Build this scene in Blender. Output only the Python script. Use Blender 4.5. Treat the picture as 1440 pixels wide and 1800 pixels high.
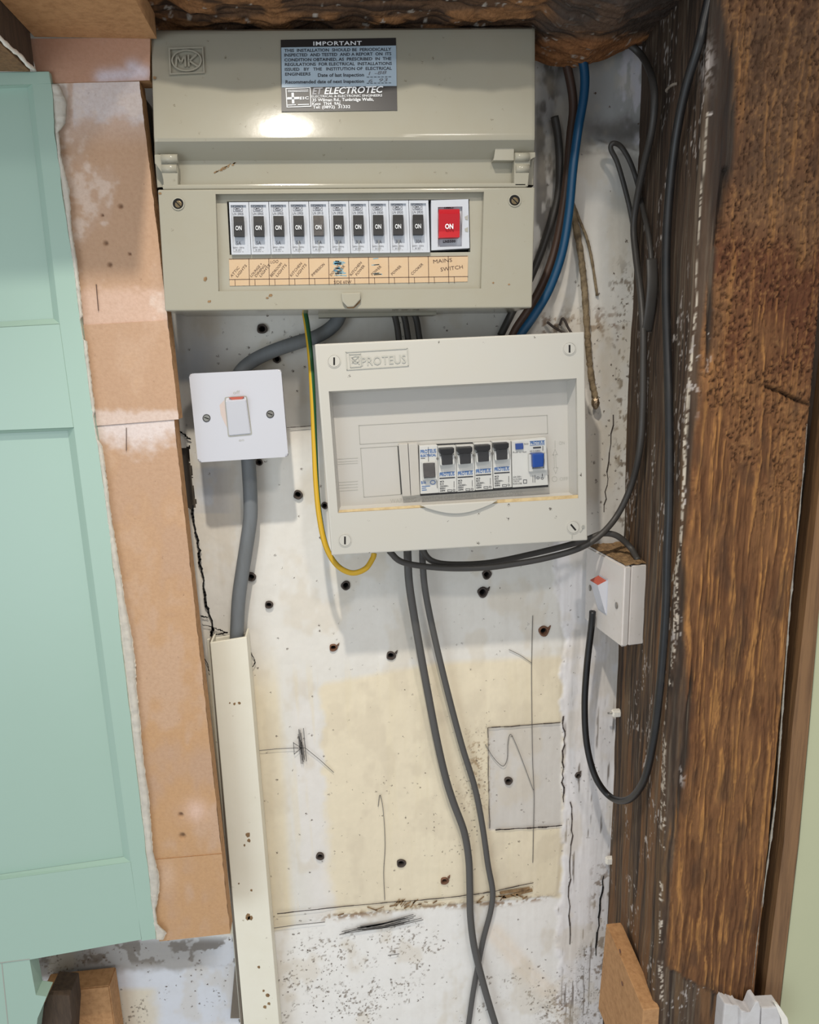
import bpy, bmesh, math, random
import numpy as np
from mathutils import Vector, Matrix
random.seed(7)
for o in list(bpy.data.objects): bpy.data.objects.remove(o)
SC = bpy.context.scene
COL = SC.collection
# ------------------------------------------------------------------ camera
FPX = 1270.0
_d = np.array([150., -5700., -FPX]); _d /= np.linalg.norm(_d)
_e = np.array([13000., (150*13000+FPX*FPX)/5700., -FPX]); _e /= np.linalg.norm(_e)
RW = np.array([_e, np.cross(-_d, _e), -_d])          # camera axes -> world
CAM = np.array([0., -.75, 1.5])
cd = bpy.data.cameras.new('camera'); cam = bpy.data.objects.new('camera', cd); COL.objects.link(cam)
M4 = Matrix.Identity(4)
for i in range(3):
    for j in range(3): M4[i][j] = RW[i][j]
    M4[i][3] = CAM[i]
cam.matrix_world = M4
cd.sensor_fit = 'HORIZONTAL'; cd.sensor_width = 36; cd.lens = 36*FPX/1440; cd.clip_start = .01; cd.clip_end = 50
SC.camera = cam
# ------------------------------------------------------------------ light
SC.view_settings.view_transform = 'Standard'; SC.view_settings.look = 'None'
SC.view_settings.gamma = 1; SC.view_settings.exposure = 0.0; SC.view_settings.use_curve_mapping = False
W = bpy.data.worlds.new('room_light'); SC.world = W; W.use_nodes = True
W.node_tree.nodes['Background'].inputs[0].default_value = (.94, .955, .97, 1)
W.node_tree.nodes['Background'].inputs[1].default_value = 0.64
def area(name, loc, target, size, power, color, spread=180, shape='DISK', sy=None):
    l = bpy.data.lights.new(name, 'AREA'); l.shape = shape; l.size = size
    if sy: l.size_y = sy
    l.energy = power; l.color = color; l.spread = math.radians(spread)
    o = bpy.data.objects.new(name, l); COL.objects.link(o); o.location = loc
    o.rotation_euler = (Vector(target)-Vector(loc)).to_track_quat('-Z', 'Y').to_euler()
    return o
def spot(name, loc, target, radius, power, color, cone, blend):
    l = bpy.data.lights.new(name, 'SPOT'); l.shadow_soft_size = radius; l.energy = power; l.color = color; l.spot_size = math.radians(cone); l.spot_blend = blend
    o = bpy.data.objects.new(name, l); COL.objects.link(o); o.location = loc; o.rotation_euler = (Vector(target)-Vector(loc)).to_track_quat('-Z', 'Y').to_euler()
spot('ceiling_spot', (-.06, -.575, 2.13), (.08, -.05, .62), .014, 29.0, (1.0, .93, .82), 80, 1.0)
area('window_light', (-1.05, -1.75, 1.12), (-.2, 0, 1.25), .9, 8.5, (.74, .89, 1.0), shape='RECTANGLE', sy=1.0)
area('far_fill', (.30, -1.2, 2.3), (0.12, -.2, .4), .12, 2.0, (1.0, .93, .86), spread=110)  # added soft fill that brightens the lower wall

# ------------------------------------------------------------------ helpers
def at(u, v, y=0.):
    r = RW @ np.array([(u-720)/FPX, (900-v)/FPX, -1.])
    return CAM + r*(y-CAM[1])/r[1]
def atx(u, v, x):
    r = RW @ np.array([(u-720)/FPX, (900-v)/FPX, -1.])
    return CAM + r*(x-CAM[0])/r[0]
def atA(u, v, y):
    u = np.asarray(u, float); v = np.asarray(v, float)
    r = np.stack([(u-720)/FPX, (900-v)/FPX, -np.ones_like(u)], -1) @ RW.T
    return CAM + r*((y-CAM[1])/r[..., 1])[..., None]
def projA(P):
    q = (P-CAM) @ RW
    return 720+FPX*q[..., 0]/-q[..., 2], 900-FPX*q[..., 1]/-q[..., 2]
def plane(y, off=0.):
    return lambda u, v: at(u, v, y-off)
def sl(c):                                            # sRGB 0..255 -> linear
    return tuple((x/255/12.92 if x/255 <= .04045 else ((x/255+.055)/1.055)**2.4) for x in c)
def slA(c):
    c = np.clip(np.asarray(c, float)/255, 0, 1)
    return np.where(c <= .04045, c/12.92, ((c+.055)/1.055)**2.4)
_rng = np.random.RandomState(5); LAT = _rng.rand(64, 256, 256)
def vn(x, y, seed=0):
    L = LAT[seed % 64]; xi = np.floor(x).astype(int); yi = np.floor(y).astype(int)
    fx = x-xi; fy = y-yi; fx = fx*fx*(3-2*fx); fy = fy*fy*(3-2*fy)
    a = L[xi & 255, yi & 255]; b = L[(xi+1) & 255, yi & 255]; c = L[xi & 255, (yi+1) & 255]; d = L[(xi+1) & 255, (yi+1) & 255]
    return (a*(1-fx)+b*fx)*(1-fy)+(c*(1-fx)+d*fx)*fy
def fbm(x, y, seed=0, o=4):
    s = 0; a = .5; t = 0
    for k in range(o): s = s+a*vn(x*2**k, y*2**k, seed+k); t += a; a *= .55
    return s/t
def ss(x, a, b):
    t = np.clip((x-a)/(b-a), 0, 1); return t*t*(3-2*t)

def mat(name, color, rough=.5, metal=0., var=0., vscale=40., dark=None, bump=0., bscale=300., bdist=.001, spec=.5, attr=False,
        stretch=None, coat=0., speck=None):
    """procedural principled material: base colour, soft blotches, optional specks, optional bump; attr = painted layout stored on the mesh"""
    m = bpy.data.materials.new(name); m.use_nodes = True; nt = m.node_tree; N = nt.nodes; Lk = nt.links
    p = N['Principled BSDF']; p.inputs['Roughness'].default_value = rough; p.inputs['Metallic'].default_value = metal
    p.inputs['Specular IOR Level'].default_value = spec
    p.inputs['Coat Weight'].default_value = coat; p.inputs['Coat Roughness'].default_value = .15
    tc = N.new('ShaderNodeTexCoord'); mp = N.new('ShaderNodeMapping'); Lk.new(tc.outputs['Object'], mp.inputs['Vector'])
    if stretch: mp.inputs['Scale'].default_value = stretch
    if attr:
        at_ = N.new('ShaderNodeAttribute'); at_.attribute_name = 'Col'; src = at_.outputs['Color']
    else:
        rgb = N.new('ShaderNodeRGB'); rgb.outputs[0].default_value = (*sl(color), 1); src = rgb.outputs[0]
    if var > 0:
        n = N.new('ShaderNodeTexNoise'); n.inputs['Scale'].default_value = vscale; n.inputs['Detail'].default_value = 6
        n.inputs['Roughness'].default_value = .65; Lk.new(mp.outputs[0], n.inputs['Vector'])
        r = N.new('ShaderNodeMapRange'); r.inputs[1].default_value = .42; r.inputs[2].default_value = .72
        r.inputs[3].default_value = 0; r.inputs[4].default_value = var; Lk.new(n.outputs['Fac'], r.inputs[0])
        mx = N.new('ShaderNodeMix'); mx.data_type = 'RGBA'; mx.inputs[7].default_value = (*sl(dark or (60, 50, 40)), 1)
        Lk.new(r.outputs[0], mx.inputs[0]); Lk.new(src, mx.inputs[6]); src = mx.outputs[2]
    if speck:                                          # (scale, threshold, colour) ; density from attribute alpha when attr
        vo = N.new('ShaderNodeTexVoronoi'); vo.inputs['Scale'].default_value = speck[0]
        ns = N.new('ShaderNodeTexNoise'); ns.inputs['Scale'].default_value = speck[0]*1.3
        va = N.new('ShaderNodeVectorMath'); va.operation = 'MULTIPLY_ADD'; va.inputs[1].default_value = (.006,)*3
        Lk.new(ns.outputs['Color'], va.inputs[0]); Lk.new(mp.outputs[0], va.inputs[2]); Lk.new(va.outputs[0], vo.inputs['Vector'])
        ra = N.new('ShaderNodeSeparateColor'); Lk.new(vo.outputs['Color'], ra.inputs[0])
        th = N.new('ShaderNodeMath'); th.operation = 'MULTIPLY'; th.inputs[1].default_value = speck[1]
        if attr:
            th2 = N.new('ShaderNodeMath'); th2.operation = 'LESS_THAN'; Lk.new(ra.outputs[0], th2.inputs[0]); Lk.new(at_.outputs['Alpha'], th2.inputs[1])
            rr = N.new('ShaderNodeMath'); rr.operation = 'MULTIPLY'; Lk.new(ra.outputs[1], rr.inputs[0]); Lk.new(th2.outputs[0], rr.inputs[1])
            Lk.new(rr.outputs[0], th.inputs[0])
        else:
            th2 = N.new('ShaderNodeMath'); th2.operation = 'LESS_THAN'; Lk.new(ra.outputs[0], th2.inputs[0]); th2.inputs[1].default_value = .10
            rr = N.new('ShaderNodeMath'); rr.operation = 'MULTIPLY'; Lk.new(ra.outputs[1], rr.inputs[0]); Lk.new(th2.outputs[0], rr.inputs[1]); Lk.new(rr.outputs[0], th.inputs[0])
        lt = N.new('ShaderNodeMath'); lt.operation = 'LESS_THAN'; Lk.new(vo.outputs['Distance'], lt.inputs[0]); Lk.new(th.outputs[0], lt.inputs[1])
        mx = N.new('ShaderNodeMix'); mx.data_type = 'RGBA'; mx.inputs[7].default_value = (*sl(speck[2]), 1)
        Lk.new(lt.outputs[0], mx.inputs[0]); Lk.new(src, mx.inputs[6]); src = mx.outputs[2]
    Lk.new(src, p.inputs['Base Color'])
    if bump > 0:
        n = N.new('ShaderNodeTexNoise'); n.inputs['Scale'].default_value = bscale; n.inputs['Detail'].default_value = 5
        Lk.new(mp.outputs[0], n.inputs['Vector'])
        b = N.new('ShaderNodeBump'); b.inputs['Strength'].default_value = bump; b.inputs['Distance'].default_value = bdist
        Lk.new(n.outputs['Fac'], b.inputs['Height']); Lk.new(b.outputs[0], p.inputs['Normal'])
    return m

MT = {}
MT['mk'] = mat('ivory_plastic', (158, 154, 139), .15, var=.16, vscale=22, dark=(150, 138, 112), bump=.05, bscale=90, speck=(210, .20, (96, 84, 66)), spec=.22)
MT['mk_dark'] = mat('ivory_plastic_recess', (160, 156, 141), .38, var=.22, vscale=35, dark=(140, 126, 98), bump=.05, bscale=90)
MT['pro'] = mat('pale_grey_plastic', (188, 185, 176), .33, var=.10, vscale=18, dark=(190, 178, 150), speck=(170, .22, (70, 62, 54)))
MT['pro_in'] = mat('pale_grey_plastic_inner', (192, 190, 183), .40, var=.10, vscale=25, dark=(196, 186, 160))
MT['engrave'] = mat('moulded_line', (158, 157, 148), .5)
MT['emboss_pro'] = mat('embossed_pale_plastic', (174, 173, 164), .45)
MT['amber'] = mat('yellowed_plastic', (206, 184, 140), .4, var=.5, vscale=120, dark=(150, 110, 60))
MT['white'] = mat('white_plastic', (194, 195, 202), .28, var=.06, vscale=30, dark=(200, 196, 186))
MT['white2'] = mat('aged_white_plastic', (210, 204, 199), .38, var=.14, vscale=40, dark=(176, 160, 136), speck=(230, .2, (120, 100, 80)))
MT['dust'] = mat('brown_dust', (150, 120, 84), .9, var=.8, vscale=160, dark=(70, 48, 28), bump=.8, bscale=400, bdist=.002)
MT['module'] = mat('breaker_white', (188, 192, 199), .35, var=.08, vscale=60, dark=(170, 160, 140))
MT['module2'] = mat('breaker_cream', (204, 205, 200), .35)
MT['black'] = mat('black_plastic', (18, 18, 20), .5)
MT['charcoal'] = mat('worn_charcoal_plastic', (62, 58, 56), .55, var=.4, vscale=300, dark=(100, 95, 90))
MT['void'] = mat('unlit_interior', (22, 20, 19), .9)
MT['red'] = mat('red_plastic', (172, 12, 28), .35)
MT['red_dull'] = mat('faded_red_band', (176, 84, 66), .5)
MT['blue'] = mat('blue_plastic', (16, 62, 138), .35)
MT['ink'] = mat('black_ink', (38, 40, 46), .6)
MT['ink_grey'] = mat('grey_ink', (104, 104, 110), .6)
MT['stain'] = mat('pale_scorch', (200, 184, 176), .5)
MT['steel_grey'] = mat('dull_grey_ink', (165, 165, 168), .6)
MT['ink_white'] = mat('white_ink', (232, 234, 236), .6)
MT['ink_blue'] = mat('blue_ink', (36, 96, 160), .6)
MT['pen'] = mat('brown_pen_ink', (84, 62, 50), .7)
MT['pencil'] = mat('pencil_mark', (104, 100, 96), .7)
MT['crayon'] = mat('blue_crayon', (86, 150, 178), .8, var=.6, vscale=400, dark=(190, 180, 140))
MT['stk_black'] = mat('sticker_black', (40, 38, 38), .42)
MT['stk_blue'] = mat('sticker_pale_blue', (164, 182, 196), .42, var=.1, vscale=60, dark=(120, 130, 140))
MT['paper'] = mat('aged_label_paper', (196, 170, 138), .8, var=.25, vscale=60, dark=(190, 150, 100))
MT['steel'] = mat('screw_steel', (150, 146, 138), .35, metal=.8, var=.4, vscale=500, dark=(60, 50, 40))
MT['brass'] = mat('aged_brass_screw', (128, 112, 84), .4, metal=.7, var=.5, vscale=500, dark=(50, 40, 30))
MT['grey_cable'] = mat('grey_cable_sheath', (82, 80, 78), .5, var=.45, vscale=60, dark=(78, 76, 72), bump=.15, bscale=200, stretch=(1, 1, .4))
MT['fat_cable'] = mat('pale_grey_cable_sheath', (112, 116, 119), .55, var=.5, vscale=90, dark=(98, 98, 94), bump=.15, bscale=200, stretch=(1, 1, .3))
MT['dark_cable'] = mat('dark_grey_cable_sheath', (64, 61, 58), .5, var=.4, vscale=70, dark=(58, 52, 46), bump=.15, bscale=200)
MT['black_cable'] = mat('black_cable_sheath', (20, 21, 23), .40, var=.35, vscale=60, dark=(48, 44, 40))
MT['brown_cable'] = mat('brown_cable_sheath', (72, 52, 42), .5, var=.3, vscale=60, dark=(50, 42, 36))
MT['blue_cable'] = mat('blue_cable_sheath', (14, 68, 102), .42, var=.2, vscale=60, dark=(20, 60, 90))
MT['rust_cable'] = mat('stained_old_sheath', (140, 122, 94), .8, var=.9, vscale=120, dark=(62, 46, 30), bump=.6, bscale=300, bdist=.002)
MT['solder'] = mat('old_bare_metal', (170, 150, 124), .3, metal=.8, var=.7, vscale=200, dark=(70, 40, 24), bump=.8, bscale=250, bdist=.002)
MT['trunk'] = mat('cream_trunking_plastic', (234, 229, 212), .42, var=.10, vscale=25, dark=(196, 184, 146), speck=(120, .12, (120, 100, 66)))
MT['mdf'] = mat('bare_fibreboard', (0, 0, 0), .85, attr=True, var=.22, vscale=300, dark=(146, 104, 72), bump=.25, bscale=500, speck=(190, .16, (96, 66, 44)))
MT['mdf_edge'] = mat('fibreboard_edge', (180, 136, 92), .9, var=.5, vscale=160, dark=(120, 78, 40), bump=.5, bscale=300)
MT['batten'] = mat('grey_batten', (128, 118, 106), .9, var=.4, vscale=80, dark=(80, 70, 60), stretch=(1, 1, .2), bump=.4)
MT['green'] = mat('sage_green_paint', (158, 184, 170), .34, var=.10, vscale=12, dark=(150, 176, 156), bump=.15, bscale=60, bdist=.0006)
MT['green_r'] = mat('sage_green_wall_paint', (186, 188, 154), .6, var=.08, vscale=14, dark=(160, 170, 136), bump=.15, bscale=80)
MT['caulk'] = mat('white_caulk', (240, 236, 226), .75, var=.25, vscale=150, dark=(190, 182, 168), bump=.5, bscale=200)
MT['oak'] = mat('brown_timber', (132, 98, 64), .7, var=.75, vscale=60, dark=(78, 52, 30), stretch=(4, 4, .18), bump=.4, bscale=120)
MT['darkwood'] = mat('dark_sawn_timber', (78, 62, 48), .85, var=.7, vscale=70, dark=(42, 32, 26), stretch=(3, 3, .5), bump=.5, bscale=200)
MT['plaster'] = mat('painted_plaster', (0, 0, 0), .62, attr=True, var=.12, vscale=30, dark=(186, 172, 148), bump=.35, bscale=70, bdist=.0012, speck=(330, .42, (84, 68, 54)))
MT['wood_old'] = mat('worm_eaten_timber', (0, 0, 0), .85, attr=True, var=.50, vscale=320, dark=(56, 36, 22), bump=1.0, bscale=300, bdist=.0016, stretch=(1, 1, .12), spec=.25)
MT['wood_dark'] = mat('old_dark_timber', (0, 0, 0), .8, attr=True, var=.55, vscale=90, dark=(30, 24, 20), bump=.8, bscale=200, bdist=.0012, stretch=(1, 1, .12), spec=.3)
MT['plug'] = mat('dark_plastic_plug', (74, 64, 58), .7, var=.5, vscale=400, dark=(36, 28, 24))
MT['plug_brown'] = mat('brown_plastic_plug', (120, 84, 62), .7, var=.5, vscale=400, dark=(50, 34, 24))
MT['whitepaint'] = mat('grubby_white_gloss', (206, 204, 204), .4, var=.3, vscale=60, dark=(160, 152, 144), bump=.2)
# earth cable: two colours running round the sheath
m = mat('green_and_yellow_sheath', (196, 160, 30), .42); nt = m.node_tree; N = nt.nodes; Lk = nt.links
uv = N.new('ShaderNodeUVMap'); sp = N.new('ShaderNodeSeparateXYZ'); Lk.new(uv.outputs[0], sp.inputs[0])
a1 = N.new('ShaderNodeMath'); a1.operation = 'MULTIPLY_ADD'; a1.inputs[1].default_value = -1.2; Lk.new(sp.outputs[0], a1.inputs[0])
a0 = N.new('ShaderNodeMath'); a0.inputs[1].default_value = .34; Lk.new(sp.outputs[1], a0.inputs[0]); Lk.new(a0.outputs[0], a1.inputs[2])
fr = N.new('ShaderNodeMath'); fr.operation = 'FRACT'; Lk.new(a1.outputs[0], fr.inputs[0])
gt = N.new('ShaderNodeMath'); gt.operation = 'GREATER_THAN'; gt.inputs[1].default_value = .5; Lk.new(fr.outputs[0], gt.inputs[0])
mx = N.new('ShaderNodeMix'); mx.data_type = 'RGBA'; mx.inputs[6].default_value = (*sl((206, 164, 36)), 1); mx.inputs[7].default_value = (*sl((34, 88, 50)), 1)
Lk.new(gt.outputs[0], mx.inputs[0]); Lk.new(mx.outputs[2], N['Principled BSDF'].inputs['Base Color']); MT['earth'] = m
# clear cover
m = bpy.data.materials.new('clear_plastic'); m.use_nodes = True; nt = m.node_tree; N = nt.nodes; Lk = nt.links
N.remove(N['Principled BSDF']); tr = N.new('ShaderNodeBsdfTransparent'); tr.inputs[0].default_value = (.99, .985, .985, 1)
gl = N.new('ShaderNodeBsdfGlossy'); gl.inputs['Roughness'].default_value = .08
ms = N.new('ShaderNodeMixShader'); ms.inputs[0].default_value = .03
Lk.new(tr.outputs[0], ms.inputs[1]); Lk.new(gl.outputs[0], ms.inputs[2]); Lk.new(ms.outputs[0], N['Material Output'].inputs[0]); MT['clear'] = m

# ---- objects
def wloc(o):
    v = Vector((0, 0, 0))
    while o is not None: v += o.location; o = o.parent
    return v
def setp(o, label=None, cat=None, group=None, kind=None):
    if label: o['label'] = label
    if cat: o['category'] = cat
    if group: o['group'] = group
    if kind: o['kind'] = kind
    return o
def thing(name, loc, label, cat, group=None):
    o = bpy.data.objects.new(name, None); COL.objects.link(o); o.empty_display_size = .01; o.location = Vector(loc)
    return setp(o, label, cat, group)
def obj(name, bm, m, parent=None, label=None, smooth=False, origin=None):
    """link ONE mesh object; vertices come in world coordinates"""
    if origin is None:
        origin = wloc(parent) if parent is not None else sum((v.co for v in bm.verts), Vector())/max(1, len(bm.verts))
    origin = Vector(origin)
    for v in bm.verts: v.co -= origin
    bmesh.ops.recalc_face_normals(bm, faces=bm.faces)
    me = bpy.data.meshes.new(name); bm.to_mesh(me); bm.free()
    for mm in (m if isinstance(m, (list, tuple)) else [m]): me.materials.append(MT[mm])
    if smooth:
        for p in me.polygons: p.use_smooth = True
    o = bpy.data.objects.new(name, me); COL.objects.link(o); o.location = origin
    if parent is not None: o.parent = parent; o.location = origin-wloc(parent)
    if label: o['label'] = label
    return o
def nb(): return bmesh.new()
def V(p): return Vector((float(p[0]), float(p[1]), float(p[2])))
def prism(bm, pts, S, depth, bevel=0., seg=2, mi=0):
    """outline in photo pixels, laid on surface S, extruded back along +Y (depth, or to absolute y with ('y', value))"""
    P = [V(S(*p)) for p in pts]
    Q = [Vector((p.x, depth[1] if isinstance(depth, tuple) else p.y+depth, p.z)) for p in P]
    f = [bm.verts.new(p) for p in P]; b = [bm.verts.new(q) for q in Q]; n = len(f)
    F = [bm.faces.new(f)]
    for i in range(n): F.append(bm.faces.new((f[i], b[i], b[(i+1) % n], f[(i+1) % n])))
    F.append(bm.faces.new(b[::-1]))
    for q in F: q.material_index = mi
    if bevel > 0:
        fe = list(F[0].edges); se = [e for e in {e for q in F[1:-1] for e in q.edges} if e not in fe and not (e.verts[0] in b and e.verts[1] in b)]
        bmesh.ops.bevel(bm, geom=fe+se, offset=bevel, segments=seg, affect='EDGES', profile=.6)
def rect(x0, y0, x1, y1): return [(x0, y0), (x1, y0), (x1, y1), (x0, y1)]
def ring(bm, outer, inner, S, depth, Si=None, idepth=None, bevel=0.):
    """frame: outer and inner 4-point outlines; inner wall may lean back to another surface"""
    n = len(outer)
    fo = [bm.verts.new(V(S(*p))) for p in outer]; fi = [bm.verts.new(V(S(*p))) for p in inner]
    bo = [bm.verts.new(v.co+Vector((0, depth, 0))) for v in fo]
    bi = [bm.verts.new(v.co+Vector((0, idepth if idepth is not None else depth, 0))) for v in fi]
    for i in range(n):
        j = (i+1) % n
        bm.faces.new((fo[i], fo[j], fi[j], fi[i])); bm.faces.new((fo[i], bo[i], bo[j], fo[j])); bm.faces.new((fi[i], fi[j], bi[j], bi[i]))
        bm.faces.new((bo[i], bi[i], bi[j], bo[j]))
    if bevel > 0:
        E = [bm.edges.get((fo[i], fo[(i+1) % n])) for i in range(n)]+[bm.edges.get((fo[i], bo[i])) for i in range(n)]
        bmesh.ops.bevel(bm, geom=E, offset=bevel, segments=3, affect='EDGES', profile=.6)
def circ(cx, cy, r, n=20, ry=None, a0=0): return [(cx+r*math.cos(a0+2*math.pi*i/n), cy+(ry or r)*math.sin(a0+2*math.pi*i/n)) for i in range(n)]
def line(bm, pts, S, w=1.5, h=.0003, taper=False):
    """thin raised ribbon following pixel points; w in pixels"""
    for i in range(len(pts)-1):
        (x0, y0), (x1, y1) = pts[i], pts[i+1]; L = math.hypot(x1-x0, y1-y0) or 1; nx, ny = -(y1-y0)/L*w/2, (x1-x0)/L*w/2
        ex, ey = (x1-x0)/L*w*.25, (y1-y0)/L*w*.25
        prism(bm, [(x0+nx-ex, y0+ny-ey), (x1+nx+ex, y1+ny+ey), (x1-nx+ex, y1-ny+ey), (x0-nx-ex, y0-ny-ey)], S, h)
def ellring(bm, cx, cy, rx, ry, t, S, h, n=28):
    ring(bm, circ(cx, cy, rx, n, ry), circ(cx, cy, rx-t, n, ry-t), S, h)
_tc = {}
def textmesh(s, shear=0, bold=0., spacing=1.):
    k = (s, shear, bold, spacing)
    if k not in _tc:
        c = bpy.data.curves.new('t', 'FONT'); c.body = s; c.shear = shear; c.offset = bold; c.space_character = spacing; c.resolution_u = 2
        o = bpy.data.objects.new('t', c); COL.objects.link(o); bpy.context.view_layer.update()
        me = o.evaluated_get(bpy.context.evaluated_depsgraph_get()).to_mesh()
        vs = np.array([v.co[:2] for v in me.vertices]); fs = [list(p.vertices) for p in me.polygons]
        o.evaluated_get(bpy.context.evaluated_depsgraph_get()).to_mesh_clear()
        bpy.data.objects.remove(o); bpy.data.curves.remove(c)
        _tc[k] = (vs, fs)
    return _tc[k]
def text(bm, s, x0, y0, x1, y1, h, S, shear=0, bold=0., spacing=1.):
    """s with baseline from pixel (x0,y0) to (x1,y1), letter height h pixels, laid on surface S"""
    vs, fs = textmesh(s, shear, bold, spacing)
    lo, hi = vs.min(0), vs.max(0); w = hi[0]-lo[0]; ch = .70
    L = math.hypot(x1-x0, y1-y0); ux, uy = (x1-x0)/L, (y1-y0)/L; vx, vy = uy, -ux
    vv = []
    for a, b in vs:
        s_ = (a-lo[0])/w*L; t_ = b/ch*h
        vv.append(bm.verts.new(V(S(x0+ux*s_+vx*t_, y0+uy*s_+vy*t_))))
    for f in fs:
        try: bm.faces.new([vv[i] for i in f])
        except ValueError: pass
def catmull(P, k=10):
    P = [np.array(p, float) for p in P]; P = [2*P[0]-P[1]]+P+[2*P[-1]-P[-2]]; out = []
    for i in range(1, len(P)-2):
        a, b, c, d = P[i-1:i+3]
        for j in range(k):
            t = j/k; out.append(.5*((2*b)+(-a+c)*t+(2*a-5*b+4*c-d)*t*t+(-a+3*b-3*c+d)*t**3))
    out.append(P[-2]); return out
def tube(bm, pts, ra, rb=None, n=14, k=10, flat=Vector((0, -1, 0)), jit=0.):
    """sheath swept through world points; ra across, rb towards the viewer"""
    rb = rb or ra; C = [Vector(c) for c in catmull(pts, k)]; uvl = bm.loops.layers.uv.verify(); rings = []; L = 0; Ls = []
    for i, c in enumerate(C):
        T = (C[min(i+1, len(C)-1)]-C[max(i-1, 0)]).normalized(); Nn = (flat-flat.dot(T)*T)
        Nn = Nn.normalized() if Nn.length > 1e-4 else Vector((1, 0, 0)); B = T.cross(Nn)
        if i: L += (C[i]-C[i-1]).length
        Ls.append(L); q = 1+jit*(random.random()-.5)
        rings.append([bm.verts.new(c+B*(ra*q*math.cos(2*math.pi*j/n))+Nn*(rb*q*math.sin(2*math.pi*j/n))) for j in range(n)])
    for i in range(len(C)-1):
        for j in range(n):
            f = bm.faces.new((rings[i][j], rings[i][(j+1) % n], rings[i+1][(j+1) % n], rings[i+1][j])); f.smooth = True
            for lp, (a, b) in zip(f.loops, ((i, j), (i, j+1), (i+1, j+1), (i+1, j))): lp[uvl].uv = (Ls[a], b/n)
    bm.faces.new(rings[0][::-1]); bm.faces.new(rings[-1])
def rvy(px, py, off=.0045):                            # depth at which a sight line meets the post's left face
    for y in np.linspace(-.17, -.004, 140):
        if at(px, py, y)[0] >= .2905+(.313-.2905)*(y+.172)/.176-off-.002: return float(y)
    return 0.
def cable(name, pts, r, m, label, rb=None, jit=0., k=10, proud=0.):
    pts = [(p[0], p[1], min(p[2], rvy(p[0], p[1], r+proud))) for p in pts]
    bm = nb(); tube(bm, [p if len(p) == 4 else at(*p) for p in pts], r, rb, jit=jit, k=k)
    o = obj(name, bm, m); o.data.polygons.foreach_set('use_smooth', [True]*len(o.data.polygons))
    return setp(o, label, 'cable')
def gridmesh(name, P, C, m, parent=None, keep=None, origin=None):
    ny, nx = P.shape[:2]; org = np.array(origin if origin is not None else P.reshape(-1, 3).mean(0))
    if parent is not None: org = np.array(wloc(parent))
    me = bpy.data.meshes.new(name); idx = np.arange(ny*nx).reshape(ny, nx)
    q = np.stack([idx[:-1, :-1], idx[1:, :-1], idx[1:, 1:], idx[:-1, 1:]], -1).reshape(-1, 4)
    if keep is not None: q = q[keep.reshape(-1)]
    me.vertices.add(ny*nx); me.vertices.foreach_set('co', (P.reshape(-1, 3)-org).astype(np.float32).ravel())
    me.loops.add(len(q)*4); me.loops.foreach_set('vertex_index', q.ravel().astype(np.int32))
    me.polygons.add(len(q)); me.polygons.foreach_set('loop_start', np.arange(0, len(q)*4, 4, dtype=np.int32))
    me.update(calc_edges=True); me.polygons.foreach_set('use_smooth', np.ones(len(q), bool))
    if C is not None:
        ca = me.color_attributes.new('Col', 'FLOAT_COLOR', 'POINT'); ca.data.foreach_set('color', C.reshape(-1, 4).astype(np.float32).ravel())
    me.materials.append(MT[m]); me.validate(); o = bpy.data.objects.new(name, me); COL.objects.link(o); o.location = Vector(org)
    if parent is not None: o.parent = parent; o.location = (0, 0, 0)
    return o
def lerpc(base, col, w): return base*(1-w[..., None])+slA(col)*w[..., None]
def near(u, v, pts):
    """distance in pixels to a polyline"""
    D = np.full(u.shape, 1e9)
    for (x0, y0), (x1, y1) in zip(pts[:-1], pts[1:]):
        dx, dy = x1-x0, y1-y0; t = np.clip(((u-x0)*dx+(v-y0)*dy)/(dx*dx+dy*dy+1e-9), 0, 1)
        D = np.minimum(D, np.hypot(u-x0-t*dx, v-y0-t*dy))
    return D
def xline(v, pts):                                     # x of a near-vertical pixel line at height v
    ys = [p[1] for p in pts]; xs = [p[0] for p in pts]; return np.interp(v, ys, xs)

# ================================================================== CEILING of the room, above the view
bm = bmesh.new(); bmesh.ops.create_cube(bm, size=1, matrix=Matrix.Translation((0, -1.2, 2.38)) @ Matrix.Diagonal((3.6, 2.8, .03, 1))); o = obj('ceiling', bm, 'whitepaint'); o['kind'] = 'structure'
# ================================================================== WALL (plaster back wall)
HOLES = [(461,578,9,0),(487,631,7,0),(524,869,8,0),(442,1013,8,0),(473,1062,7,0),(608,1028,8,0),(855,1009,8,0),(848,1040,9,0),(586,1137,7,1),
         (687,1151,8,0),(955,1108,9,1),(893,1371,7,0),(563,1503,7,0),(705,1515,8,0),(781,1546,7,1),(1015,1361,5,0),(456,812,6,0),(571,888,6,0)]
xs = np.arange(-.42, .345, .0013); zs = np.arange(.60, 1.86, .0013)
X, Zz = np.meshgrid(xs, zs); Pw = np.stack([X, np.zeros_like(X), Zz], -1)
u, v = projA(Pw)
n1 = fbm(X*60, Zz*60, 1)-.5; n2 = fbm(X*260, Zz*260, 9)-.5; n3 = fbm(X*14, Zz*14, 3)-.5; nst = fbm(X*140, Zz*7, 20)-.5
uw = u+n1*22; vw = v+n1*16
cream = (230, 217, 190); offw = (224, 220, 212); white = (228, 226, 224)
C = np.ones(X.shape+(3,))*slA(offw)
ctop = np.interp(u, [540, 760, 990], [1206, 1165, 1152])
C = lerpc(C, cream, ss(vw, 0, 1)*ss(v-ctop, -8, 8)*ss(uw, 560, 572))
C = lerpc(C, (226, 212, 182), ss(v, 1120, 1240)*(1-ss(u-(485+(v-1150)*.06), -8, 12))*.8)          # beige beside the trunking
bx = xline(v, [(480, 700), (497, 1150), (515, 1350), (535, 1560), (560, 1800)])
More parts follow.
